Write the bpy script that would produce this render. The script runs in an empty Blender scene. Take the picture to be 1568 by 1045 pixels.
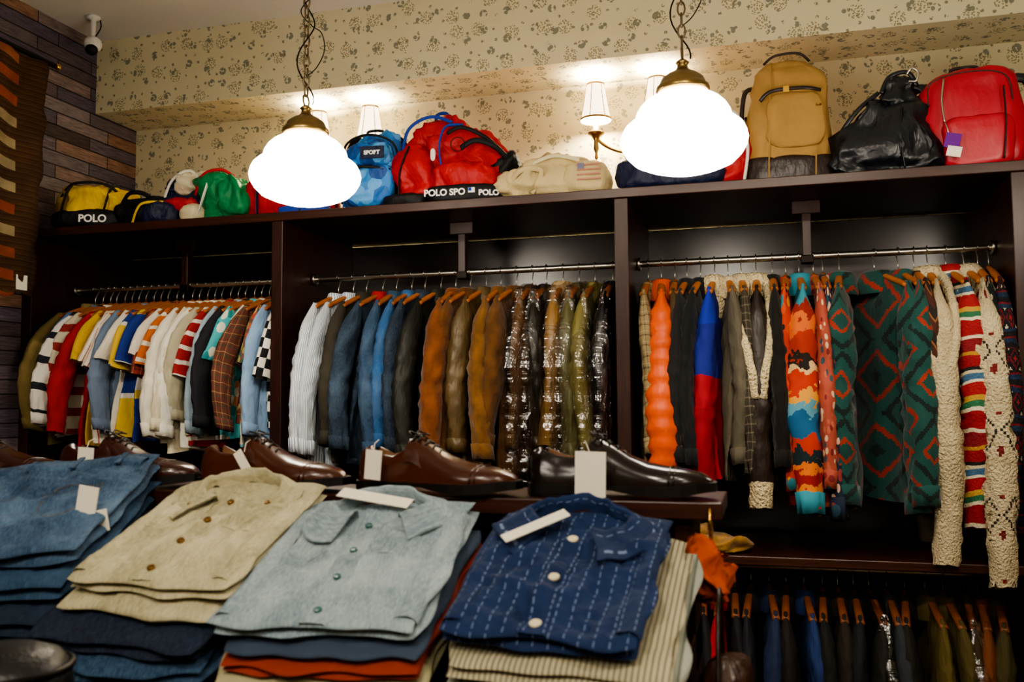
import bpy, math, random
from mathutils import Vector, Matrix, noise
random.seed(7)
pi=math.pi
rad=math.radians
def hx(h):
    h=h.lstrip('#'); r=[int(h[i:i+2],16)/255 for i in (0,2,4)]
    return tuple(((c/12.92) if c<=.04045 else ((c+.055)/1.055)**2.4) for c in r)+(1,)
def C(c): return hx(c) if isinstance(c,str) else c
def sst(a,b,x):
    t=max(0,min(1,(x-a)/(b-a))); return t*t*(3-2*t)
def nz(x,y,z): return noise.noise(Vector((x,y,z)))
def rg(x,y,z): return .35-abs(noise.noise(Vector((x,y,z))))*1.4   # ridged creases
def lerp(a,b,t): return a+(b-a)*t
def interp(tab,t):
    n=len(tab)-1; f=max(0,min(.99999,t))*n; i=int(f); return lerp(tab[i],tab[i+1],f-i)
def cr(pts,n=6):
    P=[Vector(p) for p in pts]; out=[]
    for i in range(len(P)-1):
        p0=P[max(0,i-1)];p1=P[i];p2=P[i+1];p3=P[min(len(P)-1,i+2)]
        for k in range(n):
            t=k/n
            out.append(.5*((2*p1)+(p2-p0)*t+(2*p0-5*p1+4*p2-p3)*t*t+(3*p1-p0-3*p2+p3)*t**3))
    out.append(P[-1]); return out

# ---------------------------------------------------------------- mesh builder
class MB:
    def __init__(s):
        s.v=[];s.f=[];s.mi=[];s.uv=[];s.sm=[];s.mats=[];s.M=Matrix.Identity(4)
    def m(s,mat):
        if mat not in s.mats: s.mats.append(mat)
        return s.mats.index(mat)
    def add(s,p):
        s.v.append(tuple(s.M@Vector(p))); return len(s.v)-1
    def face(s,idx,mat,uv,smooth=True):
        s.f.append(idx);s.mi.append(s.m(mat));s.uv.append(uv);s.sm.append(smooth)
    def rings(s,R,mat,loop=True,vloop=False,cap=(True,True),uv=None,smooth=True):
        n=len(R[0]); ids=[[s.add(p) for p in r] for r in R]
        nr=len(R); cols=n if loop else n-1; rows=nr if vloop else nr-1
        if uv is None:
            us=[0]
            for j in range(n): us.append(us[-1]+(Vector(R[nr//2][(j+1)%n])-Vector(R[nr//2][j])).length)
            vs=[0]
            for i in range(nr): vs.append(vs[-1]+(Vector(R[(i+1)%nr][0])-Vector(R[i][0])).length)
            uv=lambda i,j:(us[j],vs[i])
        for i in range(rows):
            for j in range(cols):
                a=ids[i][j];b=ids[i][(j+1)%n];c=ids[(i+1)%nr][(j+1)%n];d=ids[(i+1)%nr][j]
                mm=mat(i,j) if callable(mat) else mat
                s.face((a,b,c,d),mm,(uv(i,j),uv(i,j+1),uv(i+1,j+1),uv(i+1,j)),smooth)
        if loop and not vloop:
            mm=mat(0,0) if callable(mat) else mat
            if cap[0]: s.face(tuple(reversed(ids[0])),mm,tuple(uv(0,j) for j in reversed(range(n))),smooth)
            if cap[1]: s.face(tuple(ids[-1]),mm,tuple(uv(nr-1,j) for j in range(n)),smooth)
    def box(s,c,sz,mat,rot=None):
        c=Vector(c);hx_,hy,hz=[q/2 for q in sz]
        P=[Vector((x*hx_,y*hy,z*hz)) for x in(-1,1) for y in(-1,1) for z in(-1,1)]
        ids=[]
        W=[]
        for p in P:
            q=c+(rot@p if rot else p); W.append(q if not rot else p+c); ids.append(s.add(q))
        for f,ax in (((0,1,3,2),0),((4,6,7,5),0),((0,4,5,1),1),((2,3,7,6),1),((0,2,6,4),2),((1,5,7,3),2)):
            uv=[]
            for k in f:
                w=W[k]; uv.append({0:(w.y,w.z),1:(w.x,w.z),2:(w.x,w.y)}[ax])
            s.face(tuple(ids[k] for k in f),mat,tuple(uv),False)
    def tube(s,path,r,mat,seg=8,sx=1,sy=1,ref=None,closed=False,cap=True):
        P=[Vector(p) for p in path];n=len(P); rs=r if isinstance(r,(list,tuple)) else [r]*n
        R=[];prev=None
        for k in range(n):
            if closed: T=P[(k+1)%n]-P[k-1]
            else: T=P[min(n-1,k+1)]-P[max(0,k-1)]
            T.normalize()
            if ref is not None:
                A=Vector(ref).cross(T)
                if A.length<1e-4: A=prev or Vector((1,0,0))
            else:
                A=prev if prev is not None else (Vector((0,0,1)) if abs(T.z)<.8 else Vector((1,0,0))).cross(T)
                A=A-T*A.dot(T)
            A.normalize();prev=A;B=T.cross(A)
            R.append([P[k]+A*math.cos(2*pi*j/seg)*rs[k]*sx+B*math.sin(2*pi*j/seg)*rs[k]*sy for j in range(seg)])
        s.rings(R,mat,vloop=closed,cap=(cap,cap))
    def strap(s,path,w,t,mat,ref=(0,1,0),n=6):
        s.tube(cr(path,n),1,mat,seg=8,sx=w/2,sy=t/2,ref=ref)
    def sq(s,c,size,mat,e1=.5,e2=.5,nu=48,nv=28,df=None,rot=None):
        c=Vector(c);a,b,h=[q/2 for q in size];R=[]
        f=lambda w,e: math.copysign(abs(w)**e,w)
        for i in range(nv+1):
            th=-pi/2*.985+pi*.985*i/nv; r=[]
            for j in range(nu):
                ph=2*pi*j/nu
                p=Vector((a*f(math.cos(th),e1)*f(math.cos(ph),e2),b*f(math.cos(th),e1)*f(math.sin(ph),e2),h*f(math.sin(th),e1)))
                if df: p=Vector(df(p,p.x/a,p.y/b,p.z/h))
                if rot: p=rot@p
                r.append(c+p)
            R.append(r)
        s.rings(R,mat)
    def lathe(s,prof,mat,seg=32,c=(0,0,0),cap=(True,True)):
        c=Vector(c)
        s.rings([[c+Vector((r*math.cos(2*pi*j/seg),r*math.sin(2*pi*j/seg),z)) for j in range(seg)] for r,z in prof],mat,cap=cap)
    def build(s,name,M=None,bevel=0,parent=None,sub=0):
        me=bpy.data.meshes.new(name)
        me.from_pydata(s.v,[],s.f)
        for m in s.mats: me.materials.append(m)
        me.polygons.foreach_set('material_index',s.mi)
        me.polygons.foreach_set('use_smooth',s.sm)
        ul=me.uv_layers.new(name='UVMap'); k=0
        flat=[]
        for u in s.uv:
            for q in u: flat.extend(q)
        ul.data.foreach_set('uv',flat)
        me.update()
        o=bpy.data.objects.new(name,me); bpy.context.scene.collection.objects.link(o)
        if M is not None: o.matrix_world=M
        if bevel:
            b=o.modifiers.new('bev','BEVEL');b.width=bevel;b.segments=2;b.limit_method='ANGLE'
        if parent: o.parent=parent
        return o
def TR(x,y,z,rz=0,rx=0,ry=0):
    return Matrix.Translation((x,y,z))@Matrix.Rotation(rz,4,'Z')@Matrix.Rotation(rx,4,'X')@Matrix.Rotation(ry,4,'Y')

# ---------------------------------------------------------------- materials
def nd(nt,t,**k):
    n=nt.nodes.new(t)
    for a,v in k.items():
        if a.startswith('i_'):
            key=a[2:]
            key=int(key) if key.isdigit() else key.replace('_',' ')
            if isinstance(v,bpy.types.NodeSocket): nt.links.new(v,n.inputs[key])
            else: n.inputs[key].default_value=v
        else: setattr(n,a,v)
    return n
def math_(nt,op,a,b=0,c=None):
    n=nt.nodes.new('ShaderNodeMath');n.operation=op
    for i,v in enumerate((a,b) if c is None else (a,b,c)):
        if isinstance(v,bpy.types.NodeSocket): nt.links.new(v,n.inputs[i])
        else: n.inputs[i].default_value=v
    return n.outputs[0]
def ramp(nt,fac,stops,interp='CONSTANT'):
    n=nt.nodes.new('ShaderNodeValToRGB');cr_=n.color_ramp;cr_.interpolation=interp
    cr_.elements[0].position=stops[0][0];cr_.elements[0].color=C(stops[0][1])
    cr_.elements[1].position=stops[1][0] if len(stops)>1 else 1;cr_.elements[1].color=C(stops[1][1] if len(stops)>1 else stops[0][1])
    for p,c in stops[2:]:
        e=cr_.elements.new(p);e.color=C(c)
    nt.links.new(fac,n.inputs[0]); return n.outputs[0]
def mix(nt,fac,a,b,bt='MIX'):
    n=nt.nodes.new('ShaderNodeMixRGB');n.blend_type=bt
    for i,v in enumerate((fac,a,b)):
        if isinstance(v,bpy.types.NodeSocket): nt.links.new(v,n.inputs[i])
        elif i==0: n.inputs[0].default_value=v
        else: n.inputs[i].default_value=C(v)
    return n.outputs[0]
def uvs(nt): return nt.nodes.new('ShaderNodeTexCoord').outputs['UV']
def sep(nt,v):
    n=nt.nodes.new('ShaderNodeSeparateXYZ');nt.links.new(v,n.inputs[0]);return n.outputs
def scl(nt,v,s):
    n=nt.nodes.new('ShaderNodeMapping');nt.links.new(v,n.inputs[0]);n.inputs['Scale'].default_value=s;return n.outputs[0]
def ntex(nt,v,scale,detail=3,rough=.55):
    n=nd(nt,'ShaderNodeTexNoise',i_Scale=scale,i_Detail=detail,i_Roughness=rough);nt.links.new(v,n.inputs['Vector']);return n.outputs['Fac']
def mat(name,base,rough=.85,metal=0,var=.18,vs=9,bump=.15,bs=350,spec=.3,coat=0,sheen=0,bstr=(1,1,1),bdist=.002,big=0,bsc=17):
    m=bpy.data.materials.new(name);m.use_nodes=True;nt=m.node_tree;b=nt.nodes['Principled BSDF']
    uv=uvs(nt)
    col=base(nt,uv) if callable(base) else None
    if col is None:
        r=nt.nodes.new('ShaderNodeRGB');r.outputs[0].default_value=C(base);col=r.outputs[0]
    if var:
        f=ntex(nt,uv,vs,3)
        g=ramp(nt,f,[(.3,(1-var,)*3+(1,)),(.7,(1,1,1,1))],'LINEAR')
        col=mix(nt,1,col,g,'MULTIPLY')
    nt.links.new(col,b.inputs['Base Color'])
    b.inputs['Roughness'].default_value=rough;b.inputs['Metallic'].default_value=metal
    b.inputs['Specular IOR Level'].default_value=spec
    if coat: b.inputs['Coat Weight'].default_value=coat; b.inputs['Coat Roughness'].default_value=.15
    if sheen: b.inputs['Sheen Weight'].default_value=sheen
    if bump:
        f=ntex(nt,scl(nt,uv,bstr),bs,2)
        if big:
            bdist=max(bdist,.010)
            mp=nd(nt,'ShaderNodeMapping');nt.links.new(uv,mp.inputs[0]);mp.inputs['Scale'].default_value=(1,.5,1);mp.inputs['Rotation'].default_value=(0,0,.5)
            n1=ntex(nt,mp.outputs[0],bsc,3,.5)
            rd=math_(nt,'MULTIPLY',math_(nt,'ABSOLUTE',math_(nt,'SUBTRACT',n1,.5)),-2.2)
            f=math_(nt,'ADD',math_(nt,'MULTIPLY',f,.07),math_(nt,'MULTIPLY',rd,big))
        bp=nd(nt,'ShaderNodeBump',i_Strength=bump,i_Distance=bdist);nt.links.new(f,bp.inputs['Height']);nt.links.new(bp.outputs[0],b.inputs['Normal'])
    return m
def S(axis,period,stops,wob=0):
    def f(nt,uv):
        x=sep(nt,uv)[axis]
        if wob: x=math_(nt,'ADD',x,math_(nt,'MULTIPLY',ntex(nt,uv,6),wob))
        return ramp(nt,math_(nt,'FRACT',math_(nt,'ADD',math_(nt,'DIVIDE',x,period),50)),stops)
    return f
def SB(z0,z1,stops,axis=1,wob=0,ns=14):
    def f(nt,uv):
        x=sep(nt,uv)[axis]
        if wob: x=math_(nt,'ADD',x,math_(nt,'MULTIPLY',math_(nt,'SUBTRACT',ntex(nt,uv,ns),.5),wob))
        return ramp(nt,math_(nt,'DIVIDE',math_(nt,'SUBTRACT',x,z0),z1-z0),stops)
    return f
def plaid(c0,c1,c2,p=.06):
    def f(nt,uv):
        a=S(0,p,[(0,c0),(.35,c1),(.5,c0),(.75,c2),(.8,c0)])(nt,uv);b=S(1,p,[(0,c0),(.35,c1),(.5,c0),(.75,c2),(.8,c0)])(nt,uv)
        return mix(nt,.5,a,b)
    return f
def check(c0,c1,s=.035):
    def f(nt,uv):
        n=nd(nt,'ShaderNodeTexChecker',i_Scale=1/s,i_Color1=C(c0),i_Color2=C(c1));nt.links.new(uv,n.inputs[0]);return n.outputs[0]
    return f
def zig(period,stops,amp=.04,zp=.05,warp=0):
    def f(nt,uv):
        q=sep(nt,uv);x=math_(nt,'ADD',q[1],math_(nt,'MULTIPLY',math_(nt,'PINGPONG',math_(nt,'ADD',q[0],5),zp),amp/zp))
        if warp: x=math_(nt,'ADD',x,math_(nt,'MULTIPLY',ntex(nt,uv,7,1),warp))
        return ramp(nt,math_(nt,'FRACT',math_(nt,'ADD',math_(nt,'DIVIDE',x,period),50)),stops)
    return f
def diamond(pu,pv,stops,step=.008,band=None):
    # nested stepped diamonds (woven blanket / jacquard knit), optional alternate plain bands
    def f(nt,uv):
        q=sep(nt,uv)
        sn=lambda v:math_(nt,'MULTIPLY',math_(nt,'FLOOR',math_(nt,'DIVIDE',math_(nt,'ADD',v,5),step)),step)
        a=math_(nt,'DIVIDE',math_(nt,'PINGPONG',sn(q[0]),pu),pu*2);b=math_(nt,'DIVIDE',math_(nt,'PINGPONG',sn(q[1]),pv),pv*2)
        c=ramp(nt,math_(nt,'ADD',a,b),stops)
        if band:
            mk=math_(nt,'LESS_THAN',math_(nt,'FRACT',math_(nt,'DIVIDE',math_(nt,'ADD',q[1],5),pv*4)),band[0])
            c=mix(nt,mk,c,S(1,band[1],band[2])(nt,uv))
        return c
    return f
def floral(c0,cols,scale=28,dens=.45):
    def f(nt,uv):
        w=nd(nt,'ShaderNodeTexVoronoi',i_Scale=scale);nt.links.new(uv,w.inputs['Vector'])
        n=len(cols);st=[(i/n,c) for i,c in enumerate(cols)]
        if n==1: st=[(0,cols[0]),(.5,cols[0])]
        r=ramp(nt,sep(nt,w.outputs['Color'])[0],st)
        mk=math_(nt,'LESS_THAN',w.outputs['Distance'],dens)
        return mix(nt,mk,c0,r)
    return f
def denimf(c,fade=.5,cl='#9fb2c6',sp=.4):
    def f(nt,uv):
        a=ntex(nt,uv,8,5,.6); g=ramp(nt,a,[(.42,(0,0,0,1)),(.72,(fade,)*3+(1,))],'LINEAR')
        b=ntex(nt,scl(nt,uv,(1,.22,1)),380,3,.7); g2=ramp(nt,b,[(.42,(0,0,0,1)),(.66,(sp,)*3+(1,))],'LINEAR')
        col=mix(nt,g,c,cl)
        return mix(nt,g2,col,cl)
    return f
def denim(n,c,fade=.5,cl='#6f88a4',sp=.22): return mat(n,denimf(c,fade,cl,sp),.9,var=.3,bump=.5,bs=420,big=1.0)

CL=lambda n,c,**k: mat(n,c,**k)
def leather(n,c,rough=.38,big=.8,bump=.6,var=.35): return mat(n,c,rough,var=var,bump=bump,bs=140,spec=.5,big=big)
def suede(n,c): return mat(n,c,.95,var=.5,vs=14,bump=.6,bs=160,spec=.15,sheen=.15,big=.9)

def woodf(c1,c2,st=(2,40,1)):
    def f(nt,uv):
        a=ntex(nt,scl(nt,uv,st),3,5); return ramp(nt,a,[(.3,c1),(.7,c2)],'LINEAR')
    return f
M_wood=mat('dark_wood',woodf('#1c0c07','#381a10',(40,2,1)),.38,var=.1,bump=.06,bs=30,bstr=(20,1,1),spec=.35)
M_woodh=mat('dark_wood_h',woodf('#241109','#422013',(2,40,1)),.34,var=.1,bump=.06,bs=30,bstr=(1,20,1),spec=.4)
M_back=mat('cabinet_back',woodf('#120906','#21110b',(40,2,1)),.24,var=.1,bump=.03,bs=20,spec=.5)
M_steel=mat('brushed_steel','#b9b4a8',.28,1,var=0,bump=0)
M_brass=mat('aged_brass','#8d7548',.35,1,var=.3,bump=0)
M_chain=mat('antique_chain','#6a5c48',.4,1,var=.2,bump=0)
M_brass2=mat('polished_brass','#d0a24a',.2,1,var=.1,bump=0)
M_black=mat('black_nylon','#0b0b0e',.6,bump=.4,big=.8)
M_dark=mat('dark_metal','#17130f',.4,.8,bump=0,var=0)
M_hang=mat('hanger_wood',woodf('#94501c','#b86c28',(3,3,1)),.4,bump=0)
M_hang_shade=mat('hanger_wood_shade',woodf('#6c3a18','#8a4c20',(3,3,1)),.45,bump=0)  # darker copy of the hanger wood: lower-rail shade put into the colour
M_paper=mat('paper_tag','#e9e2d0',.8,bump=0,var=.04)
M_white=mat('white_fabric','#e6e2d6',.8)

def wallpaper():
    def f(nt,uv):
        base=ramp(nt,ntex(nt,uv,3,2),[(.3,'#d7cda8'),(.7,'#ddd4b2')],'LINEAR')
        def motif(cs,cr_,fs,fr,k,off):
            mp=nd(nt,'ShaderNodeMapping');nt.links.new(uv,mp.inputs[0]);mp.inputs['Location'].default_value=off
            w=nd(nt,'ShaderNodeTexVoronoi',i_Scale=cs,i_Randomness=.6,voronoi_dimensions='2D');nt.links.new(mp.outputs[0],w.inputs['Vector'])
            x=nd(nt,'ShaderNodeTexVoronoi',i_Scale=fs,i_Randomness=.9,voronoi_dimensions='2D');nt.links.new(mp.outputs[0],x.inputs['Vector'])
            a=math_(nt,'LESS_THAN',w.outputs['Distance'],cr_);b=math_(nt,'LESS_THAN',x.outputs['Distance'],fr)
            return math_(nt,'MULTIPLY',math_(nt,'MULTIPLY',a,b),k)
        c=base
        for (args,cc) in (((9.5,.17,52,.46,.9,(0,0,0)),'#7c7e70'),((8,.25,105,.34,.85,(3.3,1.7,0)),'#868060'),((17,.12,85,.5,.9,(7.1,5.2,0)),'#807c66')):
            c=mix(nt,motif(*args),c,cc)
        return c
    return f
M_wp=mat('floral_wallpaper',wallpaper(),.75,var=.06,vs=2,bump=.08,bs=120)
M_ceil=mat('ceiling_paint','#e2dfd6',.9,var=.05,vs=1,bump=.05)
def plank(nt,uv):
    b=nd(nt,'ShaderNodeTexBrick',i_Scale=1,i_Color1=(0,0,0,1),i_Color2=(1,1,1,1),i_Mortar=(.0,.0,.0,1),offset=.37)
    b.inputs['Brick Width'].default_value=.34;b.inputs['Row Height'].default_value=.062;b.inputs['Mortar Size'].default_value=.003;b.inputs['Bias'].default_value=0
    nt.links.new(uv,b.inputs['Vector'])
    c=ramp(nt,sep(nt,b.outputs['Color'])[0],[(0,'#4c4042'),(.3,'#786c74'),(.55,'#645c70'),(.75,'#8e868e'),(.92,'#9c7862')],'LINEAR')
    g=ramp(nt,ntex(nt,scl(nt,uv,(3,30,1)),4,6,.7),[(.3,(.35,.35,.35,1)),(.7,(1.3,1.25,1.2,1))],'LINEAR')
    c=mix(nt,1,c,g,'MULTIPLY')
    return mix(nt,math_(nt,'MULTIPLY',b.outputs['Fac'],.8),c,'#0c0908')
M_plank=mat('reclaimed_planks',plank,.65,var=.3,vs=3,bump=.5,bs=30,bstr=(1,8,1),bdist=.006)
M_floor=mat('floor_boards',woodf('#3a2416','#5c3b24',(2,12,1)),.45,bump=.1,bs=20)
M_plain=mat('plaster','#cfc4a4',.85,bump=.05)

def emis(name,c,s):
    m=bpy.data.materials.new(name);m.use_nodes=True;nt=m.node_tree;b=nt.nodes['Principled BSDF']
    b.inputs['Base Color'].default_value=(.85,.82,.76,1);b.inputs['Roughness'].default_value=.2
    b.inputs['Emission Color'].default_value=C(c);b.inputs['Emission Strength'].default_value=s
    return m
M_glass=emis('opal_glass',(1,.90,.75,1),25)
M_shade=emis('lamp_shade_fabric',(1,.80,.52,1),4.0)
M_fill_spot=emis('fill_spot_lens',(1,.92,.8,1),20)  # glowing lens of the added fill spotlights
M_trimsh=mat('shade_trim','#8a6a3a',.7,bump=0)

M_film=bpy.data.materials.new('clear_plastic_film');M_film.use_nodes=True
nt=M_film.node_tree;nt.nodes.clear()
o=nd(nt,'ShaderNodeOutputMaterial');t_=nd(nt,'ShaderNodeBsdfTransparent');g_=nd(nt,'ShaderNodeBsdfGlossy',i_Roughness=.12)
lw=nd(nt,'ShaderNodeLayerWeight',i_Blend=.4)
f_=math_(nt,'ADD',math_(nt,'MULTIPLY',lw.outputs['Fresnel'],.35),.12)
mx=nd(nt,'ShaderNodeMixShader');nt.links.new(f_,mx.inputs[0]);nt.links.new(t_.outputs[0],mx.inputs[1]);nt.links.new(g_.outputs[0],mx.inputs[2])
u_=uvs(nt)
vv=nd(nt,'ShaderNodeTexVoronoi',i_Scale=26);nt.links.new(scl(nt,u_,(1,.45,1)),vv.inputs['Vector'])
nf=math_(nt,'ADD',math_(nt,'MULTIPLY',vv.outputs['Distance'],.8),ntex(nt,scl(nt,u_,(1,.5,1)),40,3,.6));bp=nd(nt,'ShaderNodeBump',i_Strength=1.0,i_Distance=.018);nt.links.new(nf,bp.inputs['Height'])
nt.links.new(bp.outputs[0],g_.inputs['Normal']);nt.links.new(mx.outputs[0],o.inputs[0])

# ---------------------------------------------------------------- room
XL,XR,YB,YF,ZC=-3.12,2.7,3.95,-2.6,3.28
def room_box(name,c,s,m):
    b=MB();b.box(c,s,m);return b.build(name)
room_box('floor',((XL+XR)/2,(YB+YF)/2,-.05),(XR-XL+.2,YB-YF+.2,.1),M_floor)
room_box('ceiling',((XL+XR)/2,(YB+YF)/2,ZC+.05),(XR-XL+.2,YB-YF+.2,.1),M_ceil)
room_box('wall_back',((XL+XR)/2,YB+.05,ZC/2),(XR-XL,.1,ZC),M_wp)
room_box('wall_left',(XL-.05,(YB+YF)/2,ZC/2),(.1,YB-YF+.2,ZC),M_plank)
room_box('wall_right',(XR+.05,(YB+YF)/2,ZC/2),(.1,YB-YF+.2,ZC),M_plain)
room_box('wall_front',((XL+XR)/2,YF-.05,ZC/2),(XR-XL,.1,ZC),M_plain)
room_box('ceiling_beam',((XL+XR)/2,3.80,(2.92+ZC)/2),(XR-XL,.30,ZC-2.92),M_wp)

# ---------------------------------------------------------------- cabinet
F=3.226; DB=3.90; ZS=2.27; YR=3.50; ZR=2.03
divs=[-3.092,-1.875,-.490,.80,2.05]
b=MB()
b.box(((divs[0]+divs[-1])/2,(F+DB)/2,ZS-.018),(divs[-1]-divs[0]+.04,DB-F,.036),M_woodh)
b.box(((divs[0]+divs[-1])/2,DB-.01,1.13),(divs[-1]-divs[0],.02,2.2),M_back)
for x in divs:
    b.box((x,(F+.004+DB-.02)/2,1.117),(.036,DB-.02-F-.004,2.234),M_wood)
    b.box((x,F+.012,1.117),(.05,.026,2.23),M_wood)
for i in range(4):
    xa,xb=divs[i]+.02,divs[i+1]-.02
    b.box(((xa+xb)/2,F+.30,.955),(xb-xa,.55,.03),M_woodh)
    b.box(((xa+xb)/2,F+.30,.06),(xb-xa,.55,.03),M_woodh)
    xm=(xa+xb)/2
    b.box((xm,YR,ZS-.06),(.10,.05,.05),M_wood)
    b.box((xm,YR,ZS-.15),(.032,.04,.2),M_wood)
    b.box((xm,YR,ZR-.012),(.045,.045,.03),M_dark)
    for xx,zz in ((0,ZR),(0,.895)):
        b.tube([(xa,YR,zz),(xb,YR,zz)],.0125,M_steel,seg=12)
        for xe,sg in ((xa,1),(xb,-1)):
            b.tube([(xe,YR,zz),(xe+sg*.012,YR,zz)],.026,M_steel,seg=14)
b.build('wardrobe_cabinet',bevel=.003)

# ---------------------------------------------------------------- garments
def ztop(bb):
    a=abs(bb)
    if a<.07: return -.028+ (a/.07)**3*.034
    return .03-.33*a
def garment(name,x,zr,m,L=.68,w=.44,T=.022,sl=.58,ang=0,mS=None,mC=None,col='shirt',film=False,y=YR,seed=None,puff=0,cuff=None,hem=None,fold=1,splay=.09,shawl=None,flare=.10,hang=None,num=None):
    sd=seed if seed is not None else random.random()*100
    B=MB();z0=-.10;mS=mS or m;mC=mC or m;hang=hang or M_hang
    ph0=sd*3;kf=random.uniform(18,34);NB=48
    skew=random.uniform(-.025,.025)
    if film: splay=min(splay,.06)
    def bodyring(t,ex=0):
        ring=[];us=[]
        wj=(w/2-.01)*(1-.07*sst(0,.22,t)+flare*1.4*sst(.15,1,t))+ex
        Tt=T*(.22+.78*sst(0,.14,t))*(1+.15*math.sin(t*7+sd))+ex
        for i in range(NB):
            p=2*pi*i/NB;c=math.cos(p);s_=math.sin(p)
            bb=wj*math.copysign(abs(c)**.85,c)
            z=z0+ztop(bb)*(1-t)-L*t+ .018*math.sin(bb*9+sd)*t
            a=Tt*math.copysign(abs(s_)**.7,s_)
            g=sst(.08,.9,t)
            a+=fold*(.018*g*math.sin(bb*kf+ph0+2*nz(bb*4,z*3,sd))+.014*nz(bb*7+(5 if s_>0 else 0),z*3.2,sd)*sst(0,.2,t)
               +.014*rg(bb*9+z*5,z*4-bb*3,sd+(3 if s_>0 else 0))*sst(.03,.2,t)+.005*rg(bb*26,z*17+bb*9,sd+s_))
            a+=skew*t
            if puff: a*=1+puff*abs(math.sin((z)*pi/.075))
            ring.append((a,bb,z));us.append((bb,z))
        us.append(us[0]);return ring,us
    nt_=34;R=[];U=[]
    for j in range(nt_+1):
        r,u=bodyring(j/nt_);R.append(r);U.append(u)
    def mf(i,j):
        if hem and i>=nt_-3: return hem
        return m
    B.rings(R,mf,cap=(True,False),uv=lambda i,j:U[i][j])
    B.rings([R[-1],[(p[0]*.6,p[1]*.95,p[2]+.02) for p in R[-1]]],m,cap=(False,True))
    short=sl<.35
    for sg in (-1,1):
        if sl<=0: break
        nk=10 if short else 44;RR=[];UU=[]
        sdd=sd+sg*11; dx=random.uniform(-.025,.025);sp=splay*random.uniform(.6,1.35);sl2=sl*random.uniform(.95,1.05)
        el=random.uniform(.42,.58);bk=random.uniform(-.02,.02);kick=random.uniform(-.03,.04)
        for k in range(nk+1):
            t=k/nk
            zc=z0+ztop(w/2-.02)+.016-sl2*t
            if short:
                rb=interp([.012,.052,.066,.072,.076],t);bc=w/2-.04+.075*t
            else:
                rb=interp([.012,.050,.060,.058,.054,.052,.047,.043,.040],t)
                bc=w/2-.035+sp*math.sin(min(1,t*1.15)*pi/2)+.02*math.sin(t*pi)+kick*max(0,t-el)*2
            ra=max(.006,min(max(T*1.35,.015),rb)*interp([.3,.9,1.0,1,1,.95,.92],t))
            ring=[];uu=[]
            for i in range(20):
                p=2*pi*i/20;cp,sp_=math.cos(p),math.sin(p)
                w_=rg(zc*6+1.5*cp,zc*3+1.9*sp_,sdd)
                w2=rg(zc*14+2.6*cp,zc*9+2.4*sp_,sdd+7)
                cz=1 if short else 1+(.34*w_+.34*w2)*sst(.06,.22,t)+.10*math.sin(zc*105+sdd+sp_*2.5+cp)*math.exp(-((t-el)/.09)**2)
                if puff: cz=1+puff*abs(math.sin(zc*pi/.06))
                xx=dx*t+bk*math.sin(t*pi)+ra*cp*cz+.014*nz(zc*5,sdd,1)*t
                yy=sg*(bc+rb*sp_*(cz*.5+.5)+.02*nz(zc*4,sdd,5)*t)
                ring.append((xx,yy,zc+.22*(rb*sp_)*sst(.1,.4,t)+.006*nz(cp*2,zc*20+sp_,sdd)))
                uu.append((.06*p,zc))
            uu.append((.06*2*pi,zc));RR.append(ring);UU.append(uu)
        def mfs(i,j):
            if cuff and i>=nk-5: return cuff
            return mS
        B.rings(RR,mfs,cap=(True,False),uv=lambda i,j:UU[i][j])
        cx_=sum(q[0] for q in RR[-1])/20;cy_=sum(q[1] for q in RR[-1])/20
        B.rings([RR[-1],[(lerp(cx_,p[0],.8),lerp(cy_,p[1],.8),p[2]+.03) for p in RR[-1]]],mS,cap=(False,True))
        if not short and not cuff and col in('shirt','jacket') and not puff:
            CB=[]
            for r_,e in ((RR[nk-4],1.0),(RR[nk-4],1.12),(RR[nk],1.12),(RR[nk],1.0)):
                mx_=sum(v[0] for v in r_)/20;my_=sum(v[1] for v in r_)/20
                CB.append([(lerp(mx_,v[0],e),lerp(my_,v[1],e),v[2]) for v in r_])
            B.rings(CB,mS,cap=(False,False))
    if col in('shirt','jacket','fur'):
        hgt={'shirt':.030,'jacket':.040,'fur':.048}[col];th={'shirt':.010,'jacket':.016,'fur':.028}[col]
        prof=[(0,-.03),(.0,hgt*.6),(th*.3,hgt),(th*.8,hgt*.9),(th*1.5,0),(th*2.1,-.04),(th*1.7,-.045)]
        if col=='fur': prof=[(0,-.03),(0,hgt*.6),(th*.5,hgt),(th*1.1,hgt*.6),(th*1.2,-.02),(th*1.25,-.07),(th,-.11),(th*.3,-.12)]
        n=20;RR=[]
        for e,zz in prof:
            r=[]
            for i in range(n):
                p=2*pi*i/n;w1=nz(math.cos(p)*3,zz*30,sd)*(.008 if col=='fur' else .005)
                r.append(((max(.018,T*.8)+e+w1)*math.cos(p),(.066+e*.6+w1)*math.sin(p),z0-.008+zz))
            RR.append(r)
        B.rings(RR,mC,cap=(False,False))
    elif col=='crew':
        B.tube([((max(.018,T*.8))*math.cos(2*pi*i/18),.068*math.sin(2*pi*i/18),z0-.006-.012*abs(math.cos(2*pi*i/18))) for i in range(18)],.009,mC,seg=6,closed=True)
    if shawl:
        for sa in (-1,1):
            A=T*1.25
            P=cr([(sa*.014,.05,z0+.034),(sa*(A*.7),-.03,z0+.022),(sa*(A+.0),-.12,z0-.04),(sa*(A+.004),-.21,z0-.12),(sa*(A+.002),-.268,z0-.22),(sa*(A*.5),-.29,z0-.34),(sa*(A*.3),-.285,z0-.42)],7)
            B.tube([p+Vector((.003*nz(k*.5,1,sd),.006*nz(k*.6,2,sd),0)) for k,p in enumerate(P)],[(.016+.004*nz(k*.9,3,sd)) for k in range(len(P))],shawl,seg=10)
    hp=[(0,k/10*.205,z0+.035-.38*abs(k/10*.205)-(.004 if abs(k)<3 else 0)) for k in range(-10,11)]
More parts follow.
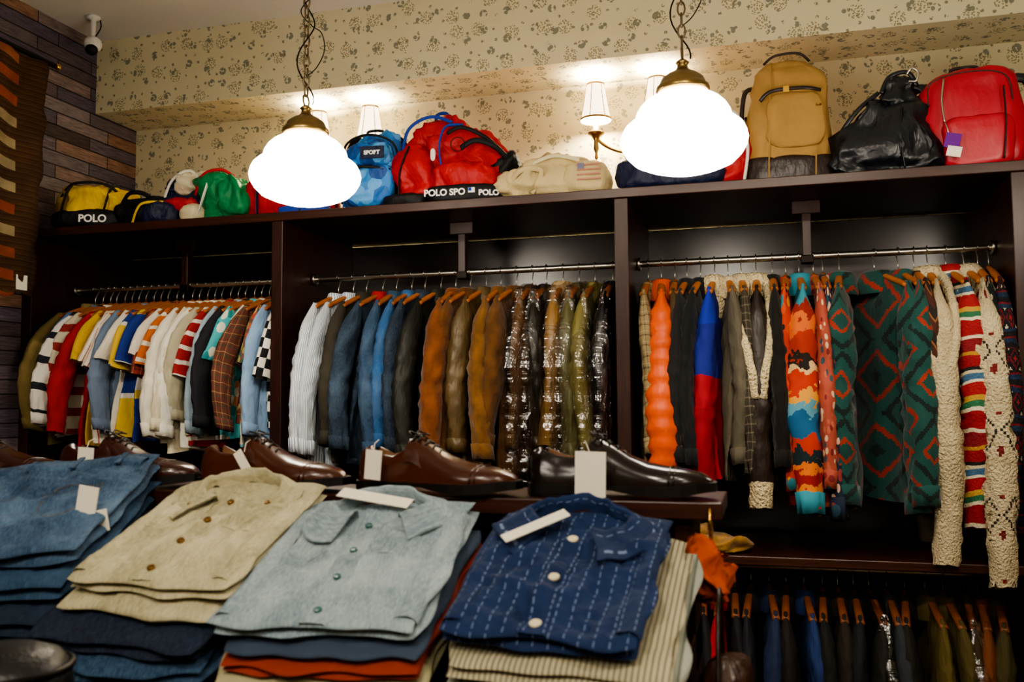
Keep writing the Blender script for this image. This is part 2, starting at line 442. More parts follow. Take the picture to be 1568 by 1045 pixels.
    B.tube(hp,[.008+.004*min(1,abs(k)/6) for k in range(-10,11)],hang,seg=8,sx=1.2,sy=.8,ref=(0,0,1))
    arc=[(0,0,z0+.03),(0,0,-.045),(0,.006,-.03),(0,.0165,-.012)]+[(0,.0165*math.cos(a),.0165*math.sin(a)) for a in (rad(q) for q in (10,40,70,100,130,165,195))]
    B.tube(arc,.0021,M_steel,seg=6)
    if film:
        R=[];U=[]
        for j in range(nt_+1):
            t=j/nt_;ring=[];us=[];tt=t*1.04
            hw=w/2-.005+(.085+splay)*sst(0,.45,tt)
            Ta=max(T*1.45,.02)*(.35+.65*sst(0,.12,tt))+.012
            for i in range(NB):
                p=2*pi*i/NB;c=math.cos(p);s_=math.sin(p)
                bb=hw*math.copysign(abs(c)**.8,c)
                z=z0+ztop(min(.2,abs(bb)))*(1-tt)-L*tt+.03*(1-t)+.01*math.sin(bb*20+sd)*t
                a=Ta*math.copysign(abs(s_)**.6,s_)*(1+.35*rg(bb*11,z*7,sd+9))+skew*tt+.010*rg(bb*22+z*9,z*16,sd+s_)
                ring.append((a,bb+.014*rg(s_*2,z*10,sd),z));us.append((bb,z))
            us.append(us[0]);R.append(ring);U.append(us)
        B.rings(R,M_film,cap=(True,False),uv=lambda i,j:U[i][j])
    o=B.build(name,TR(x,y,zr,ang))
    return o

J=lambda a=.1: random.uniform(-a,a)
left=[
('field_jacket','#7d6c40',dict(sl=.54,T=.024,L=.58,col='jacket')),
('polo_shirt','#4f719c',dict(sl=.5)),
('rugby_shirt',S(1,.11,[(0,'#dedbd2'),(.72,'#20242c')]),dict(sl=.5,c='#22262e')),
('rugby_shirt',S(1,.09,[(0,'#c8c0a8'),(.6,'#8a2c2a')]),dict(sl=.5,c='#e0dccc')),
('sweatshirt','#a01a1a',dict(sl=.54,col='crew',T=.022)),
('t_shirt','#d0aa34',dict(sl=.22,col='crew')),
('baseball_jersey',S(0,.03,[(0,'#e6e0ce'),(.86,'#b8443a')]),dict(sl=.25,col='crew',T=.022)),
('baseball_jersey',S(0,.03,[(0,'#ece5d2'),(.86,'#b8443a')]),dict(sl=.25,col='crew')),
('oxford_shirt','#70829c',dict(sl=.54)),
('t_shirt','#e4decc',dict(sl=.22,col='crew')),
('football_jersey',S(1,.3,[(0,'#e3bf3c'),(.33,'#e8e4d8'),(.4,'#233a86'),(.75,'#e3bf3c')]),dict(sl=.25,col='crew')),
('football_jersey',S(1,.36,[(0,'#243a8a'),(.6,'#e3c33c'),(.7,'#e8e4d8')]),dict(sl=.25,col='crew')),
('flannel_shirt',plaid('#8c3428','#2c2824','#c8b890',.045),dict(sl=.30)),
('t_shirt','#e0dac8',dict(sl=.22,col='crew')),
('polo_shirt',S(1,.07,[(0,'#cc6c2c'),(.75,'#e8e0cc')]),dict(sl=.25)),
('oxford_shirt','#e8e2d1',dict(sl=.54,T=.020)),
('linen_shirt','#e2d8bc',dict(sl=.54)),
('oxford_shirt','#eeeadc',dict(sl=.54,T=.022)),
('linen_shirt','#b8b196',dict(sl=.5)),
('polo_shirt',S(1,.06,[(0,'#9a282c'),(.7,'#e0d8c8')]),dict(sl=.3)),
('oxford_shirt','#9fb4c4',dict(sl=.54)),
('knit_shirt','#222228',dict(sl=.5)),
('hawaiian_shirt',floral('#4cb4bc',['#e6e2d0','#2c8a8c','#e0a070'],20,.5),dict(sl=.25)),
('hawaiian_shirt',S(1,.5,[(0,'#d88c5c'),(.3,'#dcd8c8'),(.55,'#58b4c8'),(.8,'#e0dcca')],.2),dict(sl=.25)),
('flannel_shirt',plaid('#6a3a30','#2c4a3c','#c8b070',.04),dict(sl=.5)),
('hawaiian_shirt',floral('#6b4a3a',['#8a8c4c','#b0503c','#34584c','#c8a878'],30,.6),dict(sl=.25)),
('denim_shirt','#88a8cc',dict(sl=.52)),
('racing_shirt',check('#e6e2d4','#15161a',.04),dict(sl=.3,T=.022)),
]
n=len(left)
for i,(nm,c,k) in enumerate(left):
    k=dict(k);cc=k.pop('c',None)
    m=CL(nm+'_fabric',c,big=.9,bump=.6)
    mc=CL(nm+'_collar',cc) if cc else None
    x=-2.965+i*(1.055/(n-1))+J(.006)
    k.setdefault('L',.57+J(.05));k.setdefault('T',.016)
    garment(nm,x,ZR,m,w=.45,ang=-.12+J(.08),mC=mc,splay=.13,flare=.18,**k)

stripeS=S(0,.012,[(0,'#e2e4e4'),(.6,'#8496ae')])
mid=[
('striped_shirt',CL('shirt_stripe',stripeS,big=.9,bump=.6),dict(sl=.60,T=.020,L=.68,splay=.15)),
('striped_shirt',CL('shirt_stripe2',S(0,.01,[(0,'#d8dde0'),(.55,'#8f9fb2')]),big=.9,bump=.6),dict(sl=.58,T=.020,L=.66,splay=.12)),
('chore_coat',CL('charcoal_cotton','#38342b',big=.9,bump=.6),dict(T=.022)),
('denim_jacket',denim('denim_grey','#22303f',fade=.3),dict(T=.024,mC=CL('red_lining','#a82422'))),
('denim_jacket',denim('denim_mid','#2a4460',fade=.4),dict(T=.024)),
('denim_jacket',denim('denim_blue','#28588c',fade=.35),dict(T=.022)),
('denim_jacket',denim('denim_dark','#16202e',fade=.2),dict(T=.022)),
('waxed_jacket',CL('waxed_cotton','#20211b',rough=.6,big=.9,bump=.6),dict(T=.026)),
('suede_jacket',suede('suede_rust','#7a451e'),dict(T=.030)),
('suede_jacket',suede('suede_brown','#66401f'),dict(T=.029)),
('leather_jacket',leather('leather_olive_brown','#5c4a2c',.5),dict(T=.029)),
('suede_jacket',suede('suede_tan','#785228'),dict(T=.028)),
('suede_jacket',suede('suede_caramel','#644222'),dict(T=.028)),
('corduroy_jacket',CL('corduroy',S(0,.008,[(0,'#644626'),(.6,'#422c16')]),big=.8,bump=.6),dict(T=.024,film=True)),
('leather_jacket',leather('leather_black','#1e1b17',.35),dict(T=.024,film=True)),
('shearling_jacket',leather('shearling_leather','#86632f',.5),dict(T=.026,film=True,col='fur',mC=CL('fleece_tan','#b89c70',bump=1,bs=90,bdist=.01))),
('waxed_jacket',CL('waxed_olive','#545032',rough=.5,big=.9,bump=.6),dict(T=.024,film=True)),
('field_jacket',CL('olive_gold','#6c6434',rough=.6,big=.9,bump=.6),dict(T=.022,film=True)),
('leather_coat',leather('leather_black2','#131318',.3),dict(T=.022,film=True)),
]
n=len(mid)
for i,(nm,m,k) in enumerate(mid):
    k=dict(k);x=-1.735+i*(1.165/(n-1))+J(.005)
    k.setdefault('L',.66+J(.025)+(.03 if i>9 else 0));k.setdefault('sl',.6);k.setdefault('col','jacket')
    garment(nm,x,ZR,m,w=.46,ang=J(.08)-.06 if i<13 else J(.03),**k)

m_sw=CL('southwest_blanket',diamond(.13,.11,[(0,'#15443f'),(.22,'#8a2a1e'),(.30,'#1a4a44'),(.50,'#10211f'),(.60,'#184a45'),(.78,'#96301f'),(.85,'#15443f')],.007),sheen=.15,bump=.5,bs=200,big=.6)
m_sw2=CL('southwest_blanket2',diamond(.17,.13,[(0,'#8e2c1e'),(.12,'#184843'),(.34,'#10211f'),(.44,'#1a4c46'),(.62,'#942e20'),(.70,'#16403c'),(.9,'#0f2422')],.008),sheen=.15,bump=.5,bs=200,big=.6)
m_serape=CL('serape_knit',S(1,.30,[(0,'#8f1f24'),(.12,'#d8ccb0'),(.16,'#2f6a4a'),(.22,'#b8923c'),(.28,'#982428'),(.42,'#d8ceb4'),(.45,'#3f6484'),(.52,'#c8bc9c'),(.56,'#1e1c1e'),(.60,'#902026'),(.72,'#b8852f'),(.76,'#802028'),(.90,'#d0c4a8'),(.94,'#902026')],.03),bump=.8,bs=120,bdist=.006)
m_cream=CL('cream_wool','#cdbd98',bump=1,bs=110,bdist=.014)
m_cow=CL('cowichan_knit',diamond(.05,.065,[(0,'#7d2a2a'),(.16,'#d0c09c'),(.55,'#3a3430'),(.63,'#d0c09c'),(.88,'#8c7a5c')],.009,(.45,.5,[(0,'#d0c09c'),(.5,'#c8b894')])),bump=1,bs=110,bdist=.014)
m_sunset=CL('sunset_print',SB(-.9,-.1,[(0,'#b82c1a'),(.05,'#d87c28'),(.09,'#93201a'),(.15,'#d87028'),(.19,'#18282e'),(.24,'#b8341e'),(.29,'#245a84'),(.40,'#5a94a8'),(.44,'#dc9a38'),(.49,'#b8341e'),(.57,'#dcb880'),(.60,'#28201c'),(.63,'#a8341e'),(.74,'#d0662c'),(.82,'#8c281a'),(.88,'#34889a')],1,.16,20))
m_palm=CL('palm_print',floral('#b8381c',['#d89038','#1c1a18','#c84e24','#6c1c16','#34808c'],24,.5))
m_salmon=CL('salmon_floral',floral('#a8503f',['#d8b898','#38505c','#b8664c','#7c2c2c'],34,.4))
m_puff=CL('orange_nylon','#d4520f',rough=.45,bump=.4,big=.8)
m_fleece=CL('cream_fleece','#d8c69c',bump=1,bs=80,bdist=.02)
m_nordic=CL('nordic_knit',diamond(.03,.035,[(0,'#b8ae98'),(.14,'#16161a'),(.5,'#741a22'),(.62,'#16161a'),(.85,'#8a262a')],.006,(.5,.04,[(0,'#1c2f48'),(.4,'#741a22'),(.55,'#16161a')])),bump=.9,bs=130,bdist=.008)
m_nordic2=CL('nordic_knit_green',floral('#161f1f',['#641d26','#a89e84','#1f4038','#1e2028','#12161a'],34,.4),bump=.9,bs=130,bdist=.008)
G=dict(big=.9,bump=.6)
right=[
(-.43,'plaid_shirt',CL('tan_plaid',plaid('#8c7a58','#3c3020','#c0b080',.04)),dict(T=.020,L=.7,sl=.6)),
(-.380,'puffer_vest',m_puff,dict(T=.034,L=.70,sl=.68,w=.46,puff=.28,col='jacket',fold=.7,splay=.05)),
(-.328,'corduroy_jacket',CL('cord_brown','#4c3c24',**G),dict(T=.020,L=.7)),
(-.283,'wool_jacket',CL('charcoal_wool','#1a191b',sheen=.1,**G),dict(T=.024,L=.74,col='jacket')),
(-.232,'wool_jacket',CL('black_wool','#111316',sheen=.1,**G),dict(T=.022,L=.72,col='jacket')),
(-.180,'rugby_shirt',CL('royal_blue_red',SB(-.9,-.1,[(0,'#8c1220'),(.42,'#9c1624'),(.56,'#1a257e'),(.8,'#2030a0')])),dict(T=.026,L=.72,sl=.76,mC=m_fleece,col='fur')),
(-.130,'wool_shirt',CL('grey_wool','#5c5648',**G),dict(T=.022,L=.7,mC=m_cream,col='jacket')),
(-.082,'cardigan',CL('heather_knit',plaid('#3c362c','#7c7462','#1a1816',.03),bump=.6,bs=150),dict(T=.022,L=.72,mC=m_cream,col='fur')),
(-.028,'shearling_coat',leather('shearling_dark','#281d15',.5),dict(T=.032,L=.76,sl=.76,w=.46,col='fur',mC=m_fleece,cuff=m_fleece,shawl=m_fleece)),
(.030,'wool_jacket',CL('black_wool2','#15110d',sheen=.1,**G),dict(T=.022,L=.72,col='jacket')),
(.078,'printed_shirt',m_palm,dict(T=.022,L=.78,sl=.7)),
(.125,'printed_jacket',m_sunset,dict(T=.038,L=.80,sl=.82,w=.48,col='jacket')),
(.175,'printed_shirt',m_salmon,dict(T=.020,L=.8,sl=.74)),
(.208,'printed_shirt',CL('navy_floral',floral('#20283c',['#8c3a3c','#c8a088','#2c4a5c'],24,.5)),dict(T=.020,L=.82,sl=.8)),
(.265,'blanket_jacket',m_sw,dict(T=.044,L=.80,sl=.80,w=.48,col='jacket',ang=-.10)),
(.385,'blanket_jacket',m_sw2,dict(T=.036,L=.76,sl=.75,w=.48,col='jacket',ang=.42)),
(.465,'blanket_jacket',m_sw,dict(T=.036,L=.74,sl=.76,w=.48,col='jacket',ang=.18)),
(.518,'wool_cardigan',CL('brown_zig',zig(.1,[(0,'#4a2a20'),(.5,'#8c5c38'),(.6,'#2a2320')],.04,.04),bump=.6),dict(T=.022,L=.74)),
(.562,'cowichan_sweater',m_cream,dict(T=.034,L=.78,sl=.92,w=.48,col='fur',mC=m_fleece,shawl=m_cream)),
(.622,'serape_cardigan',m_serape,dict(T=.036,L=.82,sl=.80,w=.48,col='fur',mC=m_serape)),
(.680,'cowichan_sweater',m_cow,dict(T=.036,L=.84,sl=1.0,w=.50,col='fur',mC=m_cream,shawl=m_cream)),
(.725,'nordic_sweater',m_nordic2,dict(T=.026,L=.78,sl=.74,w=.46,col='crew')),
(.760,'nordic_sweater',m_nordic,dict(T=.024,L=.86,sl=.84,w=.48,col='crew')),
]
for x,nm,m,k in right:
    k=dict(k);k.setdefault('ang',J(.10)+.02);k.setdefault('w',.45);k.setdefault('sl',.64);k.setdefault('splay',.05)
    garment(nm,x,ZR,m,flare=.06,**k)
for i in range(8):
    garment('wool_jacket',.95+i*.12,ZR,CL('wool_x',random.choice(['#2c2a2e','#4a2a20','#28344a','#5c5238'])),T=.03,L=.72,col='jacket')

lowc=[('#a8986c','plain'),('#7f6a3a','z'),('#26221c','plain'),('#18181a','plain'),('#a01424','plain'),('#161619','plain'),('#1c1d24','plain'),('#1c2846','plain'),
('#1c1714','plain'),('#1e3260','plain'),('#181818','plain'),('#261f17','plain'),('#181a1e','plain'),('#1e1c18','plain'),('#2c3036','plain'),('#1e1a14','plain'),('#54481f','plain'),('#4c421e','plain'),('#362816','film'),('#6a3a1c','plain'),('#40391c','plain')]
for i,(c,t) in enumerate(lowc):
    x=-.42+i*(1.17/(len(lowc)-1))+J(.01)
    base=c if t!='z' else zig(.05,[(0,'#1a1815'),(.5,'#b8a458')],.03,.03)
    garment('stored_jacket',x,.895,CL('stored_fabric',base,big=.9,bump=.6),T=.020+J(.006),L=.62+J(.04),sl=.58,w=.44,col='jacket',ang=J(.14),film=(t=='film' or i==13),splay=.04,hang=M_hang_shade)
for i in range(12):
    garment('stored_jacket',-1.75+i*.105,.895,CL('stored_fabric',random.choice(['#2c2a2e','#38241a','#28344a','#3c3828'])),T=.03,L=.62,sl=.58,col='jacket',splay=.04,hang=M_hang_shade)

# ---------------------------------------------------------------- pendants
def pendant(x,y):
    B=MB();z=2.10;k=.00168
    prof=[(0.001,0),(18,.5),(40,4),(60,10),(78,18),(90,30),(97,42),(99,52),(97,62),(92,72),(84,79),(77,83),(75,88),(73,96),(67,106),(58,115),(46,122),(38,127),(36,129)]
    B.lathe([(r*k,h*k) for r,h in prof],M_glass,48,cap=(True,True))
    cap=[(37,127),(41,128),(42,132),(41,138),(38,140),(36,144),(33,151),(24,158),(14,163),(9,168),(8,174),(11,177),(8,180),(4,183)]
    B.lathe([(r*k,h*k) for r,h in cap],M_brass,32)
    zt=183*k
    B.tube([(0,.018*math.cos(2*pi*i/16),zt+.014+.018*math.sin(2*pi*i/16)) for i in range(16)],.0032,M_chain,seg=6,closed=True)
    zz=zt+.045;i=0;top=ZC-z-.02
    while zz<top:
        pts=[]
        for q in range(14):
            a=2*pi*q/14;u=.0095*math.cos(a);h=.019*math.sin(a)
            pts.append((u,0,zz+h) if i%2 else (0,u,zz+h))
        B.tube(pts,.0028,M_chain,seg=6,closed=True);zz+=.031;i+=1
    B.lathe([(.055,ZC-z-.03),(.06,ZC-z-.012),(.06,ZC-z)],M_brass,24)
    w=[]
    for q in range(60):
        t=q/59;h=lerp(zt,top,t);A=.022+.008*math.sin(t*9)
        w.append((A*math.cos(t*22),A*math.sin(t*22)*.7,h))
    B.tube(w,.0024,M_dark,seg=5)
    lp=[(0,0,zt+.09),(.03,.01,zt+.12),(.055,.01,zt+.17),(.05,0,zt+.22),(.015,0,zt+.25),(-.02,0,zt+.30),(.03,0,zt+.36),(0,0,zt+.42)]
    B.tube(cr(lp,8),.0018,M_dark,seg=5)
    B.build('pendant_lamp',TR(x,y,z))
for x,y in ((-1.33,2.45),(-.195,2.40),(.93,2.42),(-1.33,-.25),(-.1,-.25),(1.1,-.25)): pendant(x,y)

def fill_spot(x,y,tx,ty,tz,e):  # out-of-view fill lights, added to brighten the racks and table
    B=MB();d=(Vector((tx,ty,tz))-Vector((x,y,3.10))).normalized()
    q=(-d).to_track_quat('Z','Y').to_matrix().to_4x4()
    B.M=q
    B.lathe([(.045,.10),(.052,.08),(.056,0),(.052,-.02)],M_dark,24,cap=(True,False));B.lathe([(.05,-.005),(.001,-.004)],M_fill_spot,24,cap=(False,False))
    B.M=Matrix.Identity(4);B.tube([(0,0,.03),(0,0,.18)],.008,M_dark)
    o=B.build('added_fill_spotlight',TR(x,y,3.10))
    l=bpy.data.lights.new('added_fill_light','SPOT');l.energy=e;l.color=(1,.88,.72);l.spot_size=rad(62);l.spot_blend=.9;l.shadow_soft_size=.05
    lo=bpy.data.objects.new('added_fill_light',l);bpy.context.scene.collection.objects.link(lo);lo.parent=o
    lo.matrix_local=q@Matrix.Translation((0,0,-.03))
fill_spot(-1.9,.4,-2.3,3.4,1.25,140);fill_spot(-.9,.5,-1.1,3.4,1.2,115);fill_spot(.3,.4,.35,3.4,1.0,125);fill_spot(-.5,-.7,-.75,1.25,1.2,100);fill_spot(.9,-.3,-.3,1.3,1.2,60)

def sconce(x):
    B=MB()
    B.sq((0,-.012,2.64),(.07,.022,.16),M_brass,.6,.9,24,10)
    for sg in (-1,1):
        B.tube(cr([(0,-.02,2.62),(sg*.03,-.07,2.585),(sg*.09,-.12,2.60),(sg*.133,-.13,2.64),(sg*.133,-.13,2.67)],8),.0075,M_brass,seg=8)
        B.lathe([(.001,2.54),(.008,2.55),(.005,2.57),(.012,2.59),(.009,2.625),(.02,2.645),(.036,2.655),(.036,2.662),(.014,2.668),(.012,2.72)],M_brass,20,c=(sg*.133,-.13,0))
        prof=[(.066,2.715),(.060,2.74),(.052,2.78),(.044,2.83),(.038,2.872)]
        B.lathe(prof,M_shade,28,c=(sg*.133,-.13,0),cap=(False,False))
        B.lathe([(.067,2.712),(.0685,2.716),(.067,2.722)],M_trimsh,28,c=(sg*.133,-.13,0),cap=(False,False))
        B.lathe([(.0385,2.868),(.040,2.872),(.0385,2.876)],M_trimsh,28,c=(sg*.133,-.13,0),cap=(False,False))
        for q in range(6):
            a=2*pi*q/6+.3
            B.tube([(sg*.133+(r+.0008)*math.cos(a),-.13+(r+.0008)*math.sin(a),z) for r,z in prof],.0018,M_trimsh,seg=5)
    o=B.build('wall_sconce',TR(x,YB,0))
    for sg in (-1,1):
        for zz,e in ((2.85,34),(2.74,16)):
            l=bpy.data.lights.new('bulb','POINT');l.energy=e;l.color=(1,.83,.58);l.shadow_soft_size=.022
            lo=bpy.data.objects.new('bulb',l);bpy.context.scene.collection.objects.link(lo);lo.parent=o;lo.location=(sg*.133,-.13,zz)
for x in (-1.875,-.55): sconce(x)

def text(parent,s,size,loc,m,rz=0,rx=pi/2,name='lettering'):
    c=bpy.data.curves.new(name,'FONT');c.body=s;c.size=size;c.extrude=.0008;c.offset=.0012;c.align_x='CENTER'
    o=bpy.data.objects.new(name,c);bpy.context.scene.collection.objects.link(o);c.materials.append(m)
    o.parent=parent;o.matrix_local=TR(*loc,rz,rx)
NY=dict(rough=.5,big=1,bump=.6)
M_red=CL('red_nylon','#b0141c',**NY)
M_yel=CL('yellow_nylon','#dcb40c',**NY)
M_grn=CL('green_nylon','#0e7c48',**NY)
M_blu=CL('sky_blue_nylon',floral('#3480c8',['#2464b0','#58a0e0','#1c4c90'],14,.6),**NY)
M_navy=CL('navy_nylon','#141c3a',**NY)
M_beige=CL('beige_canvas','#c8b484',big=1,bump=.6)
M_rblue=CL('royal_webbing','#203e9c')
M_tanc=CL('tan_canvas','#a8834a',big=.6,bump=.5)
M_tleath=leather('brown_leather_trim','#24130d',.35)
M_bleath=leather('black_leather_bag','#10141b',.36,big=.9,bump=.5)
M_rleath=leather('red_leather','#b01028',.42,big=.4,bump=.3,var=.12)
M_wht=mat('white_print','#e8e6de',.7,bump=0,var=0)

def wr(sd,a=.012,f=9):
    def g(p,x,y,z):
        k=(z+1)/2*.6+.4
        d=a*nz(p.x*f,p.y*f+sd,p.z*f)
        c_=a*.85*rg(p.x*f*1.7+sd,p.y*f*1.5,p.z*f*1.6)+a*.4*rg(p.x*f*4,p.y*f*4+sd,p.z*f*3.5)
        v=Vector((x,y,z*.6));v.normalize() if v.length>.01 else None
        return (p.x+d+v.x*c_,p.y+a*nz(p.x*f+4,p.y*f,p.z*f+sd)+v.y*c_,p.z+(a*.8*nz(p.x*f+8,p.y*f,p.z*f+sd)+v.z*c_)*k if z>-.8 else p.z)
    return g
def bagpos(x,y=3.45,rz=0): return TR(x,y,ZS+.001,rz)

B=MB()
B.sq((0,0,.105),(.34,.22,.20),M_yel,.6,.7,df=wr(1,.028))
B.sq((-.02,-.05,.045),(.31,.17,.09),M_black,.55,.6,df=wr(2,.012))
for x in (-.11,.07): B.strap([(x-.02,-.12,.03),(x,-.115,.13),(x+.01,-.06,.205),(x+.01,.06,.20)],.022,.006,M_black,ref=(1,0,0))
B.strap([(-.15,-.05,.15),(-.08,-.09,.205),(.06,-.09,.20),(.13,-.05,.13)],.012,.006,M_black)
B.sq((.12,.0,.09),(.12,.18,.15),M_yel,.8,.8,df=wr(1.5,.03))
o=B.build('yellow_duffel_bag',bagpos(-2.87,3.40,.35));text(o,'POLO',.045,(.02,-.142,.025),M_wht)
B=MB();B.sq((0,0,.065),(.28,.22,.13),M_black,.6,.7,df=wr(3,.03));B.sq((.11,-.04,.05),(.17,.16,.10),M_navy,.6,.7,df=wr(4,.02))
B.strap([(-.1,-.08,.08),(-.03,-.1,.15),(.06,-.09,.13),(.1,-.1,.03)],.02,.006,M_black)
B.strap([(.0,-.12,.01),(.05,-.13,.09),(.14,-.10,.10)],.012,.006,M_yel)
B.build('black_waist_bag',bagpos(-2.62,3.42))
B=MB();B.sq((0,0,.10),(.24,.2,.20),M_navy,.6,.7,df=wr(5,.035));B.sq((-.02,-.03,.07),(.22,.18,.10),M_red,.6,.7,df=wr(6,.03))
B.sq((.04,-.02,.19),(.17,.15,.11),CL('white_nylon','#d8ccae',big=1,bump=.5),.7,.8,df=wr(7,.04));B.sq((-.06,.0,.20),(.13,.15,.10),M_navy,.7,.8,df=wr(8,.04))
B.strap([(-.1,-.09,.1),(-.04,-.11,.2),(.04,-.09,.24),(.1,-.08,.15)],.014,.006,M_white)
B.build('colour_block_bag',bagpos(-2.42,3.46))
B=MB();B.sq((0,0,.11),(.25,.2,.22),M_grn,.7,.8,df=wr(9,.045));B.sq((-.12,-.08,.045),(.11,.10,.09),CL('cream_knit','#d0c4a0'),.9,.9,df=wr(10,.01))
B.sq((.08,-.07,.10),(.12,.10,.17),M_grn,.7,.8,df=wr(11,.03))
B.strap([(-.1,-.09,.12),(-.05,-.11,.20),(.03,-.10,.22),(.08,-.07,.19)],.014,.006,M_red);B.strap([(-.09,-.09,.02),(-.04,-.12,.1),(-.02,-.1,.2)],.018,.006,M_white,ref=(1,0,0))
B.build('green_bag',bagpos(-2.23,3.42))
B=MB()
B.sq((0,0,.09),(.40,.22,.18),M_red,.6,.5,df=wr(12,.025));B.sq((-.02,-.0,.15),(.30,.19,.07),M_white,.7,.5,df=wr(12,.02));B.sq((.1,-.08,.03),(.22,.08,.055),M_rblue,.6,.5,df=wr(12,.01))
for x in(-.1,.1):B.strap([(x,-.12,.02),(x,-.12,.12),(x,-.05,.2),(x,.05,.19)],.022,.006,M_navy,ref=(1,0,0))
B.build('red_duffel_bag',bagpos(-1.93,3.45))
def backpack(name,x,mb,mb2,w=.28,h=.34,rz=0,loop=M_black,y=3.45,patch=None):
    B=MB()
    B.sq((0,.02,h/2),(w,.2,h),mb,.6,.7,df=lambda p,a,b_,c:wr(13,.036)(Vector((p.x*(1-.20*max(0,c)),p.y*(1-.2*max(0,c)),p.z)),a,b_,c))
    B.sq((0,-.09,h*.28),(w*.82,.12,h*.46),mb2,.6,.7,df=wr(14,.026))
    B.sq((0,-.07,h*.70),(w*.66,.10,h*.28),mb,.7,.7,df=wr(15,.026))
    B.strap([(-w*.42,-.04,h*.55),(-w*.36,-.08,h*.82),(0,-.10,h*.92),(w*.36,-.08,h*.82),(w*.42,-.04,h*.55)],.010,.01,loop)
    B.strap([(-w*.38,-.13,h*.47),(0,-.158,h*.50),(w*.38,-.13,h*.47)],.012,.008,loop)
    for sg in(-1,1):
        B.strap([(sg*w*.2,.0,h*.93),(sg*w*.38,.02,h*.92),(sg*w*.54,.04,h*.6),(sg*w*.52,.03,h*.2)],.03,.010,M_black)
        B.strap([(sg*w*.46,-.11,h*.05),(sg*w*.44,-.12,h*.3),(sg*w*.45,-.03,h*.5)],.02,.006,M_black,ref=(1,0,0))
    B.strap([(-.03,.0,h*.96),(-.03,-.0,h*1.04),(.03,-.0,h*1.04),(.04,.0,h*.96)],.012,.006,loop)
    if patch: B.box((.03,-.134,h*.68),(.10,.004,.05),patch)
    return B.build(name,bagpos(x,y,rz))
o=backpack('blue_backpack',-1.55,M_blu,M_blu,.28,.35,.1,patch=M_navy);text(o,'SPORT',.022,(.03,-.137,.230),M_wht)
B=MB()
B.sq((-.10,.03,.19),(.27,.24,.38),M_red,.7,.75,df=lambda p,a,b_,c:wr(16,.045)(Vector((p.x*(1-.12*c)+ .05*max(0,c),p.y,p.z)),a,b_,c))
B.sq((.09,.0,.165),(.29,.24,.33),M_red,.7,.75,df=lambda p,a,b_,c:wr(17,.05)(Vector((p.x-.06*c,p.y*(1-.2*c),p.z)),a,b_,c))
B.sq((-.14,-.06,.13),(.2,.14,.24),M_red,.7,.75,df=wr(18,.036))
B.sq((.07,-.11,.10),(.26,.12,.13),M_red,.65,.7,df=wr(19,.022))
B.sq((.07,-.115,.04),(.30,.13,.075),M_black,.45,.5,df=wr(20,.006))
B.sq((-.17,-.06,.03),(.20,.18,.06),M_black,.5,.6,df=wr(21,.01))
B.sq((.22,-.02,.14),(.12,.16,.14),M_black,.7,.7,df=wr(22,.03))
B.strap([(-.21,-.05,.24),(-.17,-.09,.33),(-.08,-.09,.375),(.0,-.05,.36)],.014,.008,M_rblue)
B.strap([(-.08,.0,.37),(-.075,-.01,.405),(-.035,-.01,.41),(-.02,.0,.37)],.014,.006,M_rblue)
B.strap([(-.02,-.15,.16),(-.03,-.14,.24),(-.01,-.12,.32),(.05,-.07,.34)],.012,.008,M_rblue,ref=(1,0,0))
B.strap([(.06,-.155,.22),(.12,-.15,.25),(.2,-.13,.22),(.26,-.07,.15)],.022,.008,M_black)
B.strap([(.0,-.13,.29),(.06,-.135,.31),(.15,-.12,.27),(.22,-.07,.21)],.016,.008,M_black)
B.strap([(-.20,-.13,.05),(-.19,-.14,.15),(-.16,-.12,.25)],.012,.008,M_black,ref=(1,0,0))
B.tube([(.05+.028*math.cos(2*pi*i/14),-.16,.235+.028*math.sin(2*pi*i/14)) for i in range(14)],.002,M_black,seg=5,closed=True)
B.sq((-.05,-.16,.20),(.022,.012,.05),M_white,.8,.8,12,8)
B.box((.112,-.189,.045),(.026,.004,.020),M_wht);B.box((.106,-.192,.048),(.011,.003,.012),M_rblue)
o=B.build('red_backpack',bagpos(-1.20,3.46,.08));text(o,'POLO SPO',.035,(.005,-.190,.029),M_wht);text(o,'POLO',.030,(.178,-.180,.024),M_wht,rz=.25)
B=MB();B.sq((0,0,.08),(.38,.24,.16),M_beige,.7,.7,df=wr(23,.05));B.sq((-.13,-.08,.065),(.15,.13,.12),M_beige,.7,.8,df=wr(24,.04));B.sq((.12,-.06,.07),(.17,.15,.13),M_beige,.6,.6,df=wr(25,.014))
B.strap([(-.2,-.08,.03),(-.12,-.15,.1),(-.04,-.13,.1),(-.08,-.12,.02)],.022,.007,M_beige)
B.strap([(-.1,-.1,.13),(0,-.11,.16),(.1,-.1,.14)],.016,.007,CL('cream_web','#d8cca4'))
for q in range(4): B.box((.145,-.142,.055+q*.018),(.09,.003,.006),CL('flag_red','#b8806c'))
B.box((.115,-.143,.104),(.024,.003,.022),CL('faded_navy','#75748a'))
B.build('beige_canvas_bag',bagpos(-.76,3.42))
B=MB();B.sq((.04,0,.14),(.42,.22,.28),M_red,.55,.5,df=wr(26,.025));B.sq((-.12,-.05,.07),(.26,.18,.13),M_navy,.6,.6,df=wr(27,.025));B.sq((.0,-.08,.05),(.3,.12,.08),M_navy,.6,.6,df=wr(28,.01))
B.strap([(.21,-.09,.02),(.225,-.1,.15),(.19,-.06,.27),(.15,0,.3)],.03,.012,M_white,ref=(1,0,0));B.strap([(.245,-.06,.02),(.25,-.07,.15),(.22,-.03,.27)],.018,.012,M_black,ref=(1,0,0))
B.sq((-.02,-.1,.17),(.2,.06,.12),M_white,.6,.6,df=wr(29,.01));B.strap([(-.15,-.1,.12),(0,-.13,.13),(.16,-.11,.12)],.02,.01,M_rblue)
